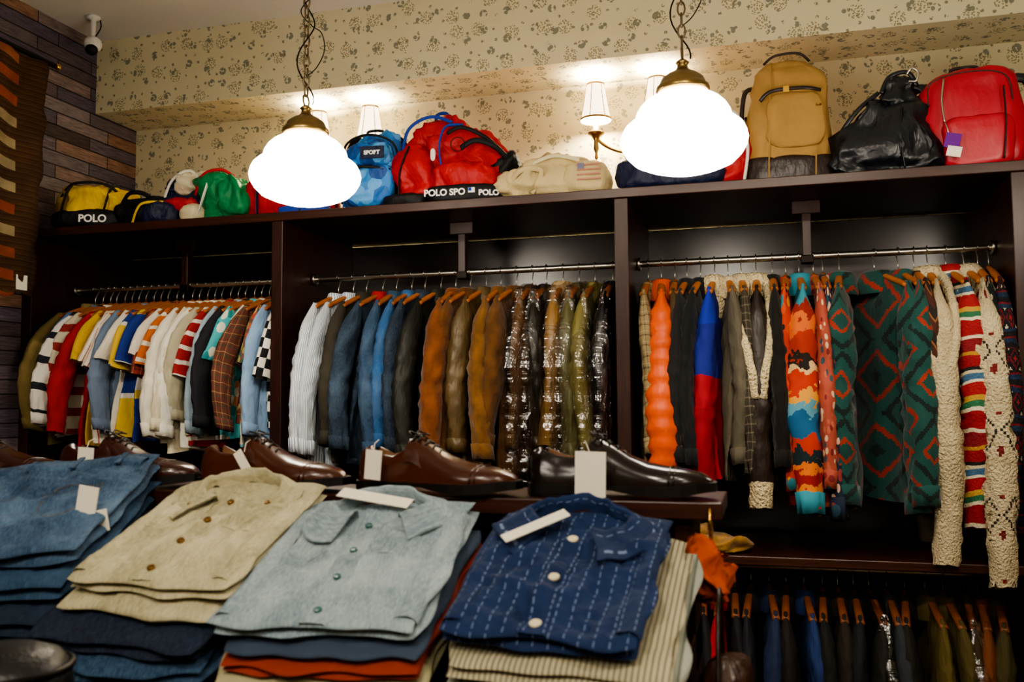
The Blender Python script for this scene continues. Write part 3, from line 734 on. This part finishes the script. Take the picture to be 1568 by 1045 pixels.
B.strap([(-.04,0,.27),(-.03,0,.31),(.05,0,.31),(.06,0,.27)],.02,.01,M_navy)
B.build('red_navy_backpack',bagpos(-.27,3.44))
B=MB()
def tdf(p,a,b_,c):
    k=1-.24*sst(-.4,1,c)-.12*sst(.6,1,c)
    return wr(30,.018,7)(Vector((p.x*k+.008*c,p.y*(1-.25*max(0,c)),p.z)),a,b_,c)
B.sq((0,0,.235),(.32,.20,.48),M_tanc,.35,.5,56,36,df=tdf)
B.sq((0,-.004,.055),(.332,.215,.115),M_tleath,.35,.5,df=wr(31,.004))
B.sq((.02,-.10,.23),(.2,.05,.20),M_tanc,.5,.5,df=wr(32,.010))
B.strap([(-.10,-.125,.30),(-.06,-.135,.33),(.05,-.135,.335),(.11,-.11,.33)],.014,.006,M_tleath)
B.tube(cr([(-.075,-.115,.01),(-.072,-.12,.11),(-.065,-.115,.25),(-.06,-.10,.40),(-.055,-.06,.46)],6),.003,M_tanc,seg=6)
B.tube(cr([(.085,-.115,.01),(.088,-.12,.11)],4),.003,M_tanc,seg=6)
B.strap([(-.08,-.05,.460),(-.04,-.075,.480),(.04,-.075,.483),(.08,-.05,.460)],.010,.008,M_tleath)
B.strap([(-.10,-.02,.38),(-.15,-.03,.36),(-.165,-.03,.2),(-.16,-.02,.06)],.018,.008,M_tleath,ref=(0,1,0))
B.lathe([(.010,0),(.010,.004)],M_brass2,12,c=(.10,-.13,.27));B.box((-.01,-.138,.333),(.02,.006,.022),M_brass2)
B.build('canvas_leather_backpack',bagpos(.095,3.45,.05))
B=MB()
def bdf(p,a,b_,c):
    k=1-.52*sst(-.8,.9,c); q=Vector((p.x*k+.05*max(0,c),p.y*(1-.75*max(0,c)),p.z*(1-.06*a*(c+1)/2)))
    return wr(33,.046,8)(q,a,b_,c)
B.sq((0,0,.155),(.42,.24,.32),M_bleath,.5,.5,60,40,df=bdf)
B.sq((.055,0,.32),(.12,.05,.13),M_bleath,.6,.6,df=wr(34,.03))
B.strap([(-.19,-.04,.08),(-.14,-.05,.18),(-.08,-.05,.26),(-.01,-.03,.32)],.016,.010,M_bleath)
B.strap([(.0,-.02,.32),(.03,-.01,.38),(.09,-.01,.39),(.12,.0,.34)],.016,.010,M_bleath)
B.strap([(.11,.0,.34),(.15,.01,.3),(.17,.01,.15),(.19,.0,.04)],.018,.010,M_bleath)
B.tube(cr([(.085,-.03,.375),(.10,-.035,.395),(.12,-.035,.38),(.115,-.03,.35),(.09,-.03,.35)],5),.004,M_steel,seg=6)
B.strap([(.06,-.12,.02),(.05,-.125,.12),(.06,-.08,.25)],.02,.006,M_bleath,ref=(1,0,0))
B.build('black_leather_tote',bagpos(.42,3.44,-.05))
B=MB()
B.sq((0,0,.185),(.34,.18,.38),M_rleath,.4,.5,56,36,df=lambda p,a,b_,c:wr(35,.016,6)(Vector((p.x*(1-.16*max(0,c)),p.y*(1-.2*max(0,c)),p.z)),a,b_,c))
B.sq((.02,-.08,.10),(.22,.07,.18),M_rleath,.4,.45,df=wr(36,.008))
B.tube(cr([(-.08,-.09,.33),(-.09,-.105,.25),(-.085,-.122,.17)],5),.004,M_steel,seg=6)
B.tube(cr([(-.13,-.08,.24),(-.12,-.095,.32),(0,-.095,.345),(.11,-.09,.32),(.13,-.07,.22)],6),.0025,M_tleath,seg=6)
B.strap([(.09,-.12,.03),(.10,-.12,.15),(.10,-.10,.28)],.016,.006,M_bleath,ref=(1,0,0))
B.strap([(-.05,0,.37),(-.04,0,.39),(.03,0,.39),(.04,0,.37)],.012,.008,M_tleath)
B.strap([(-.10,.03,.33),(-.16,.02,.34),(-.19,.0,.28),(-.165,.0,.22)],.034,.012,M_bleath);B.strap([(.10,.03,.34),(.19,.02,.33),(.2,.0,.2),(.18,.0,.1)],.034,.014,M_bleath)
B.tube(cr([(-.085,-.12,.17),(-.08,-.13,.15),(-.075,-.13,.13)],4),.0025,M_steel,seg=5)
B.box((-.065,-.140,.10),(.048,.004,.05),CL('purple_tag','#6a2a8c'),Matrix.Rotation(.25,3,'Y'));B.box((-.062,-.142,.062),(.045,.004,.035),M_paper,Matrix.Rotation(.25,3,'Y'))
B.build('red_leather_backpack',bagpos(.70,3.44,-.08))

# ---------------------------------------------------------------- hanging rug
B=MB()
def rugf(nt,uv):
    q=sep(nt,uv)
    colr=S(1,.98,[(0,'#b8583a'),(.10,'#b85e38'),(.2,'#c0ac80'),(.30,'#b8583a'),(.38,'#ccb88c'),(.62,'#c8b488'),(.74,'#b85c3a'),(.92,'#c0744c')])(nt,uv)
    fr=math_(nt,'FRACT',math_(nt,'ADD',math_(nt,'DIVIDE',math_(nt,'ADD',q[1],math_(nt,'MULTIPLY',q[0],.12)),.088),50))
    mk=math_(nt,'MULTIPLY',math_(nt,'LESS_THAN',q[0],.39),math_(nt,'LESS_THAN',fr,.45))
    mk=math_(nt,'MULTIPLY',mk,.9)
    weft=S(1,.022,[(0,'#573a20'),(.5,'#4a2f1a'),(.8,'#654726')])(nt,uv)
    return mix(nt,mk,weft,colr)
M_rug=mat('woven_rug',rugf,.95,var=.4,bump=1,bs=140,bstr=(1,4,1),bdist=.01)
R=[];U=[]
for i in range(60):
    t=i/59;r=[];u=[]
    for j in range(24):
        s_=j/23;wob=(.012*nz(t*22,0,3)+.008*math.sin(t*30))*(s_>.95)
        r.append((.012*math.sin(s_*14+t*3)+.006*nz(s_*9,t*12,2),s_*.50+wob-.015*t*s_,-t*.98+ (.02*nz(s_*8,5,1) if i==59 else 0)))
        u.append((s_*.52,-t*.98))
    R.append(r);U.append(u)
B.rings(R,M_rug,loop=False,uv=lambda i,j:U[i][j])
B.tube([(0,-.05,.012),(0,.56,.012)],.012,M_dark,seg=8);B.tube([(0,.545,.012),(-.26,.545,.012)],.007,M_brass2,seg=8);B.sq((0,.575,.012),(.03,.03,.03),M_brass2,1,1,12,8)
B.box((.015,.40,-.93),(.003,.055,.06),M_paper)
o=B.build('woven_wall_hanging',TR(-2.86,2.54,2.92));s_=o.modifiers.new('sol','SOLIDIFY');s_.thickness=.006

B=MB();B.lathe([(.03,3.28),(.03,3.265),(.012,3.26),(.010,3.18)],M_ceil,20);B.sq((0,0,3.15),(.075,.075,.07),M_ceil,.9,.9,20,12);B.sq((.01,-.02,3.115),(.055,.055,.05),M_black,1,1,16,10)
B.tube(cr([(.01,0,3.18),(.04,0,3.22),(.02,.02,3.27)],6),.003,M_black,seg=5)
B.build('security_camera',TR(-2.93,3.40,0))

# ---------------------------------------------------------------- display table
TILT=math.atan(.39)
TC=Vector((0,1.21,1.285))
def tm(x,y,z,rz=0):
    return Matrix.Translation((x,TC.y,TC.z))@Matrix.Rotation(TILT,4,'X')@Matrix.Translation((0,y,z))@Matrix.Rotation(rz,4,'Z')
BZ=-.147
B=MB()
B.M=tm(-.88,-.01,BZ-.012);B.box((0,0,0),(1.52,.48,.022),M_woodh);B.box((0,-.245,.01),(1.52,.015,.05),M_woodh);B.M=Matrix.Identity(4)
B.box((-.88,1.525,1.332),(1.62,.19,.026),M_woodh)
B.box((-.13,1.28,.64),(.03,.62,1.0),M_wood);B.box((-1.65,1.28,.64),(.03,.62,1.0),M_wood)
B.box((-.13,1.53,1.20),(.03,.14,.24),M_wood);B.box((-1.65,1.53,1.20),(.03,.14,.24),M_wood)
B.box((-.89,1.595,.68),(1.5,.02,1.28),M_wood);B.box((-.89,1.28,.30),(1.5,.6,.025),M_woodh);B.box((-.89,1.28,.70),(1.5,.6,.025),M_woodh)
B.build('display_table',bevel=.002)

def hfun(w,l,t,sd,amp=.0045):
    def h(x,y):
        a=max(0,1-abs(2*x/w)**7);b_=max(0,1-abs(2*y/l)**7)
        wx=.02*nz(x*7,y*7,sd+3);wy=.02*nz(x*7,y*7,sd+8)
        wk=amp*(1.1*nz(x*8,y*8,sd)+1.5*rg((x+wx)*9,(y+wy)*13,sd)+1.1*rg((x+wy)*24+3,(y+wx)*17,sd)+.6*rg(x*50,y*44,sd)+.3*nz(x*80,y*80,sd))
        return t/2*math.sqrt(a)*math.sqrt(b_)+wk*(a*b_)
    return h
def slab(B,w,l,t,m,sd,amp=.0045,nx=70,ny=80,c=(0,0,0)):
    h=hfun(w,l,t,sd,amp);f=lambda u:math.copysign(1-(1-abs(u))**1.45,u)
    def P(i,j,top):
        u=f(-1+2*i/nx);v=f(-1+2*j/ny)
        x=w/2*u*(1-.03*v**6)+.007*nz(v*2,sd,u>0)*u*2;y=l/2*v*(1-.03*u**6)+.007*nz(u*2,sd+5,v>0)*v*2
        z=h(w/2*u,l/2*v)
        if not top: z=-t/2*math.sqrt(max(0,1-abs(u)**7))*math.sqrt(max(0,1-abs(v)**7))*.95+.002*nz(x*12,y*12,sd)
        if i in(0,nx) or j in (0,ny): z=.0015*nz(x*30,y*30,sd)
        return (x+c[0],y+c[1],z+c[2]),(x,y)
    for top in (True,False):
        G_=[[P(i,j,top) for i in range(nx+1)] for j in range(ny+1)]
        B.rings([[g[0] for g in r] for r in G_],m,loop=False,uv=lambda a,b_:G_[a][b_][1])
    return h
def fold(B,w,l,t,m,sd,layers=2,z=0,amp=.003):
    tl=t/layers
    for k in range(layers-1):
        slab(B,w*random.uniform(.97,1.0),l*random.uniform(.97,1.0),tl*1.3,m,sd+k*7,amp*.6,28,28,c=(random.uniform(-.003,.003),random.uniform(-.004,.003),z-t/2+tl*(k+.5)))
    zz=z+t/2-tl/2
    h=slab(B,w,l,tl*1.2,m,sd+50,amp,c=(0,0,zz))
    return lambda x,y:h(x,y)+zz
def button(B,x,y,z,m,r=.0065):
    B.lathe([(r*.9,z-.003),(r,z),(r,z+.0015),(r*.85,z+.0025),(r*.6,z+.0018),(.0005,z+.0018)],m,16,c=(x,y,0))
def shirt_top(name,x,y,rz,w,l,t,m,mbtn,sd,amp=.005,nb=4,pocket=True,mcol=None,tag=None,zoff=0,br=.007,crot=0):
    B=MB();h=fold(B,w,l,t,m,sd,2,z=-t/2,amp=amp)
    R=[]
    px_=lambda yy:.005*math.sin(yy*11+sd)
    for i in range(70):
        yy=-l/2*.97+l*.88*i/69; R.append([(xx+px_(yy),yy,h(xx+px_(yy),yy)+(.0026 if abs(xx)<.0165 else -.0015)) for xx in (-.019,-.0155,-.008,0,.008,.0155,.019)])
    B.rings(R,m,loop=False,uv=lambda i,j:(.5+j*.006,i*.005))
    for sx in (-.0125,.0125):
        B.tube([(sx+px_(-l*.47+l*.86*i/59),-l*.47+l*.86*i/59,h(sx+px_(-l*.47+l*.86*i/59),-l*.47+l*.86*i/59)+.0024) for i in range(60)],.0009,m,seg=4)
    for k in range(nb):
        yy=-l/2*.84+l*.72*k/(nb-.6); button(B,.001+px_(yy),yy,h(px_(yy),yy)+.0045,mbtn,br)
    if pocket:
        for sg in (-1,1):
            cx=sg*w*.27;y1=l*.12
            pts=[(cx-.038,y1+.045),(cx+.038,y1+.045),(cx+.038,y1-.045),(cx,y1-.055),(cx-.038,y1-.045),(cx-.038,y1+.045)]
            path=[]
            for a_,b_ in zip(pts[:-1],pts[1:]):
                for q in range(8): 
                    xx=lerp(a_[0],b_[0],q/8);yy=lerp(a_[1],b_[1],q/8);path.append((xx,yy,h(xx,yy)+.0004))
            B.tube(path,.0010,m,seg=5,closed=True)
            fl=[]
            for q in range(17):
                xx=cx-.040+.080*q/16;r=[]
                for s_ in range(5):
                    yy=y1+.045-s_*(.006+.0015*(1-abs(q-8)/8));r.append((xx,yy,h(xx,yy)+.0016-.0010*(s_ in(0,4))))
                fl.append(r)
            B.rings(fl,m,loop=False);button(B,cx,y1+.028,h(cx,y1+.028)+.003,mbtn,br*.8)
    mc=mcol or m;cy=l/2-.045;R=[]
    ca,sa=math.cos(crot),math.sin(crot)
    for i in range(45):
        th=rad(-64+ (308)*i/44)
        dx,dy=math.cos(th),math.sin(th)
        fr=abs(((i/44)-.5)*2)
        hz=h(max(-w*.45,min(w*.45,.07*dx)),min(l*.45,cy+.045*dy))
        side=1 if i<22 else -1
        sq_=1-.35*(side>0)*fr
        pr=[]
        for e,zz in ((.0,.002),(.0,.012),(.001,.023-.011*fr),(.006,.026-.012*fr),(.014,.019-.008*fr),(.026+.012*fr,.007),(.032+.024*fr,.003)):
            wv=.008*nz(i*.22,e*40,sd);ex=.005*nz(i*.4,e*60,sd+3)
            X_=(.066+e)*dx*(1+.1*fr)+wv;Y_=(.036+e*.8)*dy-.02*fr*(e/.03)+wv*.6
            pr.append((X_*ca-Y_*sa,cy+X_*sa+Y_*ca,hz+zz*sq_+ex))
        R.append(pr)
    B.rings(R,mc,loop=False)
    B.rings([[(p[0]*.985,p[1],p[2]-.0022) for p in r] for r in R],mc,loop=False)
    B.tube([(r[6][0]*.97,r[6][1]-.0,r[6][2]+.0012) for r in R],.0011,mc,seg=4)
    for sg in(-1,1):
        B.tube([(sg*(.05+(w*.46-.05)*q/20),l*.34-.03*q/20,h(sg*(.05+(w*.46-.05)*q/20),l*.34-.03*q/20)+.0005) for q in range(21)],.0013,m,seg=5)
    for sg in(-1,1):
        R=[]
        for q in range(40):
            yy=-l*.44+l*.80*q/39;r=[]
            for k in range(7):
                xx=sg*(w*.5-.002-.032*k/6*(1+.25*nz(yy*6,sd,sg)));e=[-.004,.0025,.0045,.0045,.0035,.002,-.001][k]
                xx=max(-w*.495,min(w*.495,xx));r.append((xx,yy,h(xx,yy)*1.0+e))
            R.append(r)
        B.rings(R,m,loop=False)
    if tag:
        tx,ty,tr,tw,tl=tag
        Rm=Matrix.Rotation(tr,3,'Z')@Matrix.Rotation(.12,3,'X')
        B.box((tx,ty,h(tx,ty)+.020),(tw,tl,.0012),M_paper,Rm)
    return B.build(name,tm(x,y,zoff,rz))
def folded(name,x,y,z,rz,w,l,t,m,layers=3,amp=.004):
    B=MB();fold(B,w,l,t,m,random.random()*50,layers,z=0,amp=amp);return B.build(name,tm(x,y,z,rz))

m_creamshirt=CL('cream_denim',denimf('#a39b78',.6,'#d8d0b2',.5),big=.9,bump=.7,bs=420,bsc=26)
m_cham=CL('washed_chambray',denimf('#768a94',.6,'#bcc8ca',.5),big=.9,bump=.7,bs=420,bsc=26)
def navyf(nt,uv):
    q=sep(nt,uv)
    base=S(0,.019,[(0,'#14264a'),(.80,'#7888a8'),(.87,'#14264a')])(nt,uv)
    dash=math_(nt,'GREATER_THAN',math_(nt,'FRACT',math_(nt,'ADD',math_(nt,'DIVIDE',q[1],.013),50)),.40)
    c=mix(nt,dash,'#14264a',base)
    g=ntex(nt,uv,9,4); return mix(nt,math_(nt,'MULTIPLY',g,.3),c,'#2c4a80')
m_navysh=CL('navy_dobby',navyf,big=.9,bump=.7,bs=420,bsc=26)
B_teal=mat('teal_button','#2c5c5c',.25,bump=0,var=0,spec=.6);B_cream=mat('cream_button','#d8cda8',.3,bump=0,var=0,spec=.6);B_brass=mat('snap_brass','#8a6a3a',.3,.8,bump=0,var=0)
shirt_top('folded_chambray_shirt',-.575,.0,.06,.285,.345,.028,m_cham,B_teal,3.3,amp=.0065,tag=(-.01,.13,1.45,.028,.12),crot=.15,br=.0055)
folded('folded_grey_shirt',-.56,-.015,-.041,.03,.27,.33,.018,CL('grey_blue','#39475a',big=1,bump=.4),1)
folded('folded_red_shirt',-.56,-.02,-.060,.05,.275,.34,.018,CL('brick_red','#8c3422',big=1,bump=.4),2)
folded('folded_cream_shirt',-.57,-.025,-.083,.04,.29,.35,.024,CL('ecru','#aaa27e',big=1,bump=.4),2)
folded('folded_brown_shirt',-.57,-.02,-.120,.04,.28,.34,.040,CL('dark_brown_cotton','#2a1c14',big=1,bump=.4),3)
shirt_top('folded_denim_shirt',-.845,.045,-.02,.27,.32,.026,m_creamshirt,B_brass,8.1,amp=.0065,zoff=.012,crot=-.12,br=.006)
folded('folded_ecru_shirt',-.855,.03,-.028,-.04,.27,.335,.022,m_creamshirt,1)
folded('folded_navy_jeans',-.87,.0,-.056,-.02,.29,.36,.030,CL('ink_denim',denimf('#101828',.2,'#3c4c68'),big=1,bump=.4),2)
folded('folded_blue_jeans',-.885,-.01,-.087,.02,.30,.37,.030,CL('mid_denim',denimf('#1c3650',.3,'#5c7898'),big=1,bump=.4),2)
folded('folded_navy_jeans',-.88,-.01,-.122,.0,.29,.36,.036,CL('ink_denim2',denimf('#121a28',.2,'#34445c'),big=1,bump=.4),2)
shirt_top('folded_striped_shirt',-.268,-.005,-.03,.255,.315,.034,m_navysh,B_cream,5.7,amp=.0085,tag=(-.05,.055,-.9,.022,.10),zoff=.0,br=.0078,pocket=False,nb=3,crot=-.1)
sC=CL('pinstripe_cream',S(0,.007,[(0,'#b4ac90'),(.7,'#6c6652')]),big=1,bump=.4)
folded('folded_pinstripe_shirt',-.25,-.012,-.052,-.03,.275,.33,.026,sC,2)
folded('folded_pale_shirt',-.245,-.010,-.080,-.02,.285,.34,.026,CL('pale_grey',S(0,.02,[(0,'#a4a89c'),(.8,'#6c7468')]),big=1,bump=.4),2)
folded('folded_dark_shirt',-.26,-.015,-.119,.0,.28,.345,.048,CL('dk','#22242a',big=1,bump=.4),3)
def jeans(x,y,z,rz,m,t=.036,w=.33,l=.34):
    B=MB();h=fold(B,w,l,t,m,random.random()*90,2,z=0,amp=.008)
    st=mat('stitching','#6c5c40',.8,bump=0,var=0)
    for sg in(-1,1):
        pts=[(sg*w*.14,l*.1),(sg*w*.36,l*.1),(sg*w*.36,-l*.14),(sg*w*.25,-l*.22),(sg*w*.14,-l*.14),(sg*w*.14,l*.1)];path=[]
        for a_,b_ in zip(pts[:-1],pts[1:]):
            for q in range(8):
                xx=lerp(a_[0],b_[0],q/8);yy=lerp(a_[1],b_[1],q/8);path.append((xx,yy,h(xx,yy)+.0004))
        B.tube(path,.0006,st,seg=4,closed=True)
    R=[[(lerp(-w*.46,w*.46,q/40),yy,h(lerp(-w*.46,w*.46,q/40),yy)+zz) for q in range(41)] for yy,zz in ((l*.30,-.001),(l*.305,.004),(l*.35,.0045),(l*.40,.004),(l*.41,-.001))]
    B.rings(R,m,loop=False)
    for q in (-.35,-.12,.12,.35): B.box((q*w,l*.35,h(q*w,l*.35)+.0055),(.010,.045,.003),m)
    return B.build('folded_jeans',tm(x,y,z,rz))
jd=[denim('jeans_a','#203a58',.55,'#7490ac',.35),denim('jeans_b','#223c56',.35,'#58789a',.3),denim('jeans_c','#162436',.25,'#40546c')]
jeans(-1.22,.075,.010,.25,jd[0],.038,.36,.36);jeans(-1.21,.05,-.030,.2,jd[1],.038,.35,.36);jeans(-1.2,.03,-.070,.15,jd[2],.036,.35,.37);jeans(-1.2,.02,-.113,.12,jd[1],.044,.35,.37)
B=MB();B.box((0,0,.035),(.035,.002,.07),M_paper,Matrix.Rotation(.15,3,'Y'));B.box((.012,.004,.012),(.05,.002,.035),M_paper,Matrix.Rotation(-.2,3,'Y'))
B.build('price_tag',TR(-1.06,1.24,1.30,.1))

B=MB();B.lathe([(.072,0),(.076,.02),(.074,.04),(.062,.056),(.038,.066),(.002,.070)],leather('seat_leather','#0c0c0d',.4,big=0),36)
B.tube([(.073*math.cos(2*pi*i/40),.073*math.sin(2*pi*i/40),.042) for i in range(40)],.005,M_dark,seg=8,closed=True)
B.lathe([(.018,-.93),(.018,0)],M_dark,16);B.lathe([(.16,-1.16),(.15,-1.14),(.02,-1.12),(.018,-.93)],M_dark,24)
B.build('bar_stool',TR(-.845,.86,1.16))

# ---------------------------------------------------------------- shoes
M_lin=leather('shoe_lining','#6c4828',.6,big=0);M_sole=mat('shoe_sole','#100b09',.5,bump=0)
def shoe(x,m,tag,rz=0,tagw=.035,tagh=.05,tx=.13):
    B=MB()
    st=[(0,.010,.058,0),(.005,.024,.074,0),(.016,.031,.079,0),(.024,.033,.077,1),(.05,.034,.066,1),(.075,.034,.063,1),(.098,.036,.074,1),(.108,.037,.090,0),(.122,.039,.091,0),(.145,.041,.080,0),(.17,.044,.065,0),(.20,.048,.054,0),(.228,.048,.049,0),(.255,.042,.046,0),(.278,.031,.041,0),(.293,.018,.035,0),(.300,.006,.028,0)]
    R=[];N=24
    for (sx,hw,zt,op) in st:
        r=[];zb=.016+.006*sst(.22,.3,sx)
        for k in range(N+1):
            th=pi-pi*k/N;c=math.cos(th);s_=math.sin(th)
            yy=hw*math.copysign(abs(c)**.6,c)*(1-.28*s_*sst(.2,.0,sx));z=zb+(zt-zb)*s_**.75
            d=abs(k-N//2)
            if op:
                if d==6: z=zt;yy=math.copysign(hw*.62,c)
                elif d==5: z=zt-.001;yy=math.copysign(hw*.54,c)
                elif d<5: z=zb+.02;yy=hw*.5*c/abs(math.cos(pi-pi*(N//2-5)/N))
                elif d==7: z=zb+(zt-zb)*.93;yy=math.copysign(hw*.74,c)
            if .13<sx<.23: z+=.0012*rg(sx*60,yy*18,x*9)*s_
            r.append((sx,yy,z))
        R.append(r)
    B.rings(R,lambda i,j: M_lin if (3<=i<=6 and abs(j+.5-N/2)<5) else m,loop=False)
    R=[]
    for (sx,hw,zt,op) in [(-.003,.012,0,0)]+[(a,b_,c,d) for a,b_,c,d in st[1:-1]]+[(.305,.010,0,0)]:
        w=hw+.005;z1=.020+.006*sst(.22,.3,sx);z0=(.010*math.exp(-((sx-.13)/.045)**2)+.008*sst(.24,.305,sx)+.004)
        R.append([(sx,-w,z0),(sx,w,z0),(sx,w,z1),(sx,-w,z1)])
    B.rings(R,M_sole,smooth=False)
    R=[[(a,-b_,0),(a,b_,0),(a,b_,.018),(a,-b_,.018)] for a,b_ in ((-.003,.016),(.005,.030),(.03,.037),(.06,.037),(.078,.034))];B.rings(R,M_sole,smooth=False)
    for sg in(-1,1):
        F_=[]
        for q in range(8):
            sx=.104+.062*q/7;zt=interp([.0905,.091,.083,.073,.065],q/7)
            F_.append([(sx,sg*.005,zt+.001),(sx,sg*.012,zt+.0022),(sx,sg*.022,zt-.006),(sx+.004*q/7,sg*.033,zt-.020),(sx+.006*q/7,sg*.0385,zt-.036)])
        B.rings(F_,m,loop=False)
    for q in range(5):
        sx=.110+q*.0125;zt=interp([.0925,.0925,.085,.077,.068],q/4)
        B.tube([(sx+.003*math.sin(j),(-.018+.036*j/8),zt+.005-.0006*(j-4)**2) for j in range(9)],.0017,M_sole,seg=5)
    for sg in(-1,1):
        B.tube(cr([(.112,0,.100),(.105,sg*.015,.105),(.118,sg*.028,.098),(.125,sg*.012,.099),(.112,0,.100)],5),.0015,M_sole,seg=5)
    B.tube([(.236,.0475*math.cos(pi*k/16),.022+.0275*math.sin(pi*k/16)**.75) for k in range(17)],.0013,m,seg=5)
    B.tube([(.244,.0460*math.cos(pi*k/16),.022+.0265*math.sin(pi*k/16)**.75) for k in range(17)],.0011,m,seg=5)
    if tag:
        B.tube([(tx-.02,-.012,.09),(tx-.01,-.04,.085),(tx,-.058,.07)],.0008,M_paper,seg=4)
        B.box((tx,-.060,.075-tagh/2),(tagw,.0012,tagh),M_paper,Matrix.Rotation(tag,3,'Y'))
    B.build('leather_dress_shoe',TR(x-.15,1.50,1.346,rz))
m1=leather('oxblood_leather','#3a160d',.22,big=.15,bump=.12,var=.4);m2=leather('chestnut_leather','#4a2311',.24,big=.15,bump=.12,var=.4);m3=leather('black_brown_leather','#1c120c',.2,big=.15,bump=.12,var=.4)
shoe(-.235,m3,.02,-.05,.050,.080,.115);shoe(-.545,m2,.08,-.16,.032,.05,.06);shoe(-.865,m2,-.6,-.10,.018,.05,.13);shoe(-1.185,m1,.05,.0,.035,.05,.10);shoe(-1.50,m1,.1,.05,.035,.05,.16)

B=MB();B.sq((0,0,-.16),(.07,.2,.30),leather('bag_brown','#3a2114',.35),.6,.6,df=wr(40,.025));B.strap([(0,-.08,-.05),(0,-.03,.07),(0,.03,.07),(0,.08,-.05)],.02,.007,M_tleath,ref=(1,0,0))
B.build('brown_leather_bag',TR(-.07,1.30,1.15))
B=MB();B.sq((0,0,0),(.06,.09,.08),CL('orange_cloth','#b8502a',big=1,bump=.5),.9,.8,df=wr(41,.045,22));B.build('orange_scarf',TR(-.085,1.42,1.235))
B=MB();B.tube(cr([(0,0,-.03),(0,0,.05),(.0,-.012,.065),(.0,-.022,.05),(0,-.02,.035)],6),.003,M_brass2,seg=8);B.tube([(-.03,0,-.02),(0,0,-.02)],.005,M_brass2,seg=8);B.build('brass_hook',TR(-.088,1.44,1.27))
B=MB();B.sq((0,0,.03),(.24,.16,.06),suede('tan_suede','#9c7438'),.7,.7,df=wr(42,.03,10));B.sq((-.06,0,.06),(.09,.1,.06),suede('tan_suede2','#a67c40'),.8,.8,df=wr(43,.02,12));B.build('suede_cap',TR(-.19,3.32,.972))

# ---------------------------------------------------------------- world, camera
w=bpy.data.worlds.new('World');bpy.context.scene.world=w;w.use_nodes=True
w.node_tree.nodes['Background'].inputs[0].default_value=(.9,.85,.75,1);w.node_tree.nodes['Background'].inputs[1].default_value=.05
cam=bpy.data.cameras.new('camera');co=bpy.data.objects.new('camera',cam);bpy.context.scene.collection.objects.link(co)
cam.lens=32;cam.sensor_width=36;cam.clip_start=.02
co.matrix_world=Matrix.Translation((0,0,1.5))@Matrix.Rotation(rad(15.6),4,'Z')@Matrix.Rotation(rad(90+3.86),4,'X')@Matrix.Rotation(rad(-.4),4,'Z')
cam.dof.use_dof=True;cam.dof.focus_distance=3.3;cam.dof.aperture_fstop=5.6
bpy.context.scene.camera=co
try: bpy.context.scene.view_settings.look='AgX - Medium High Contrast'
except Exception as e: print('look',e)
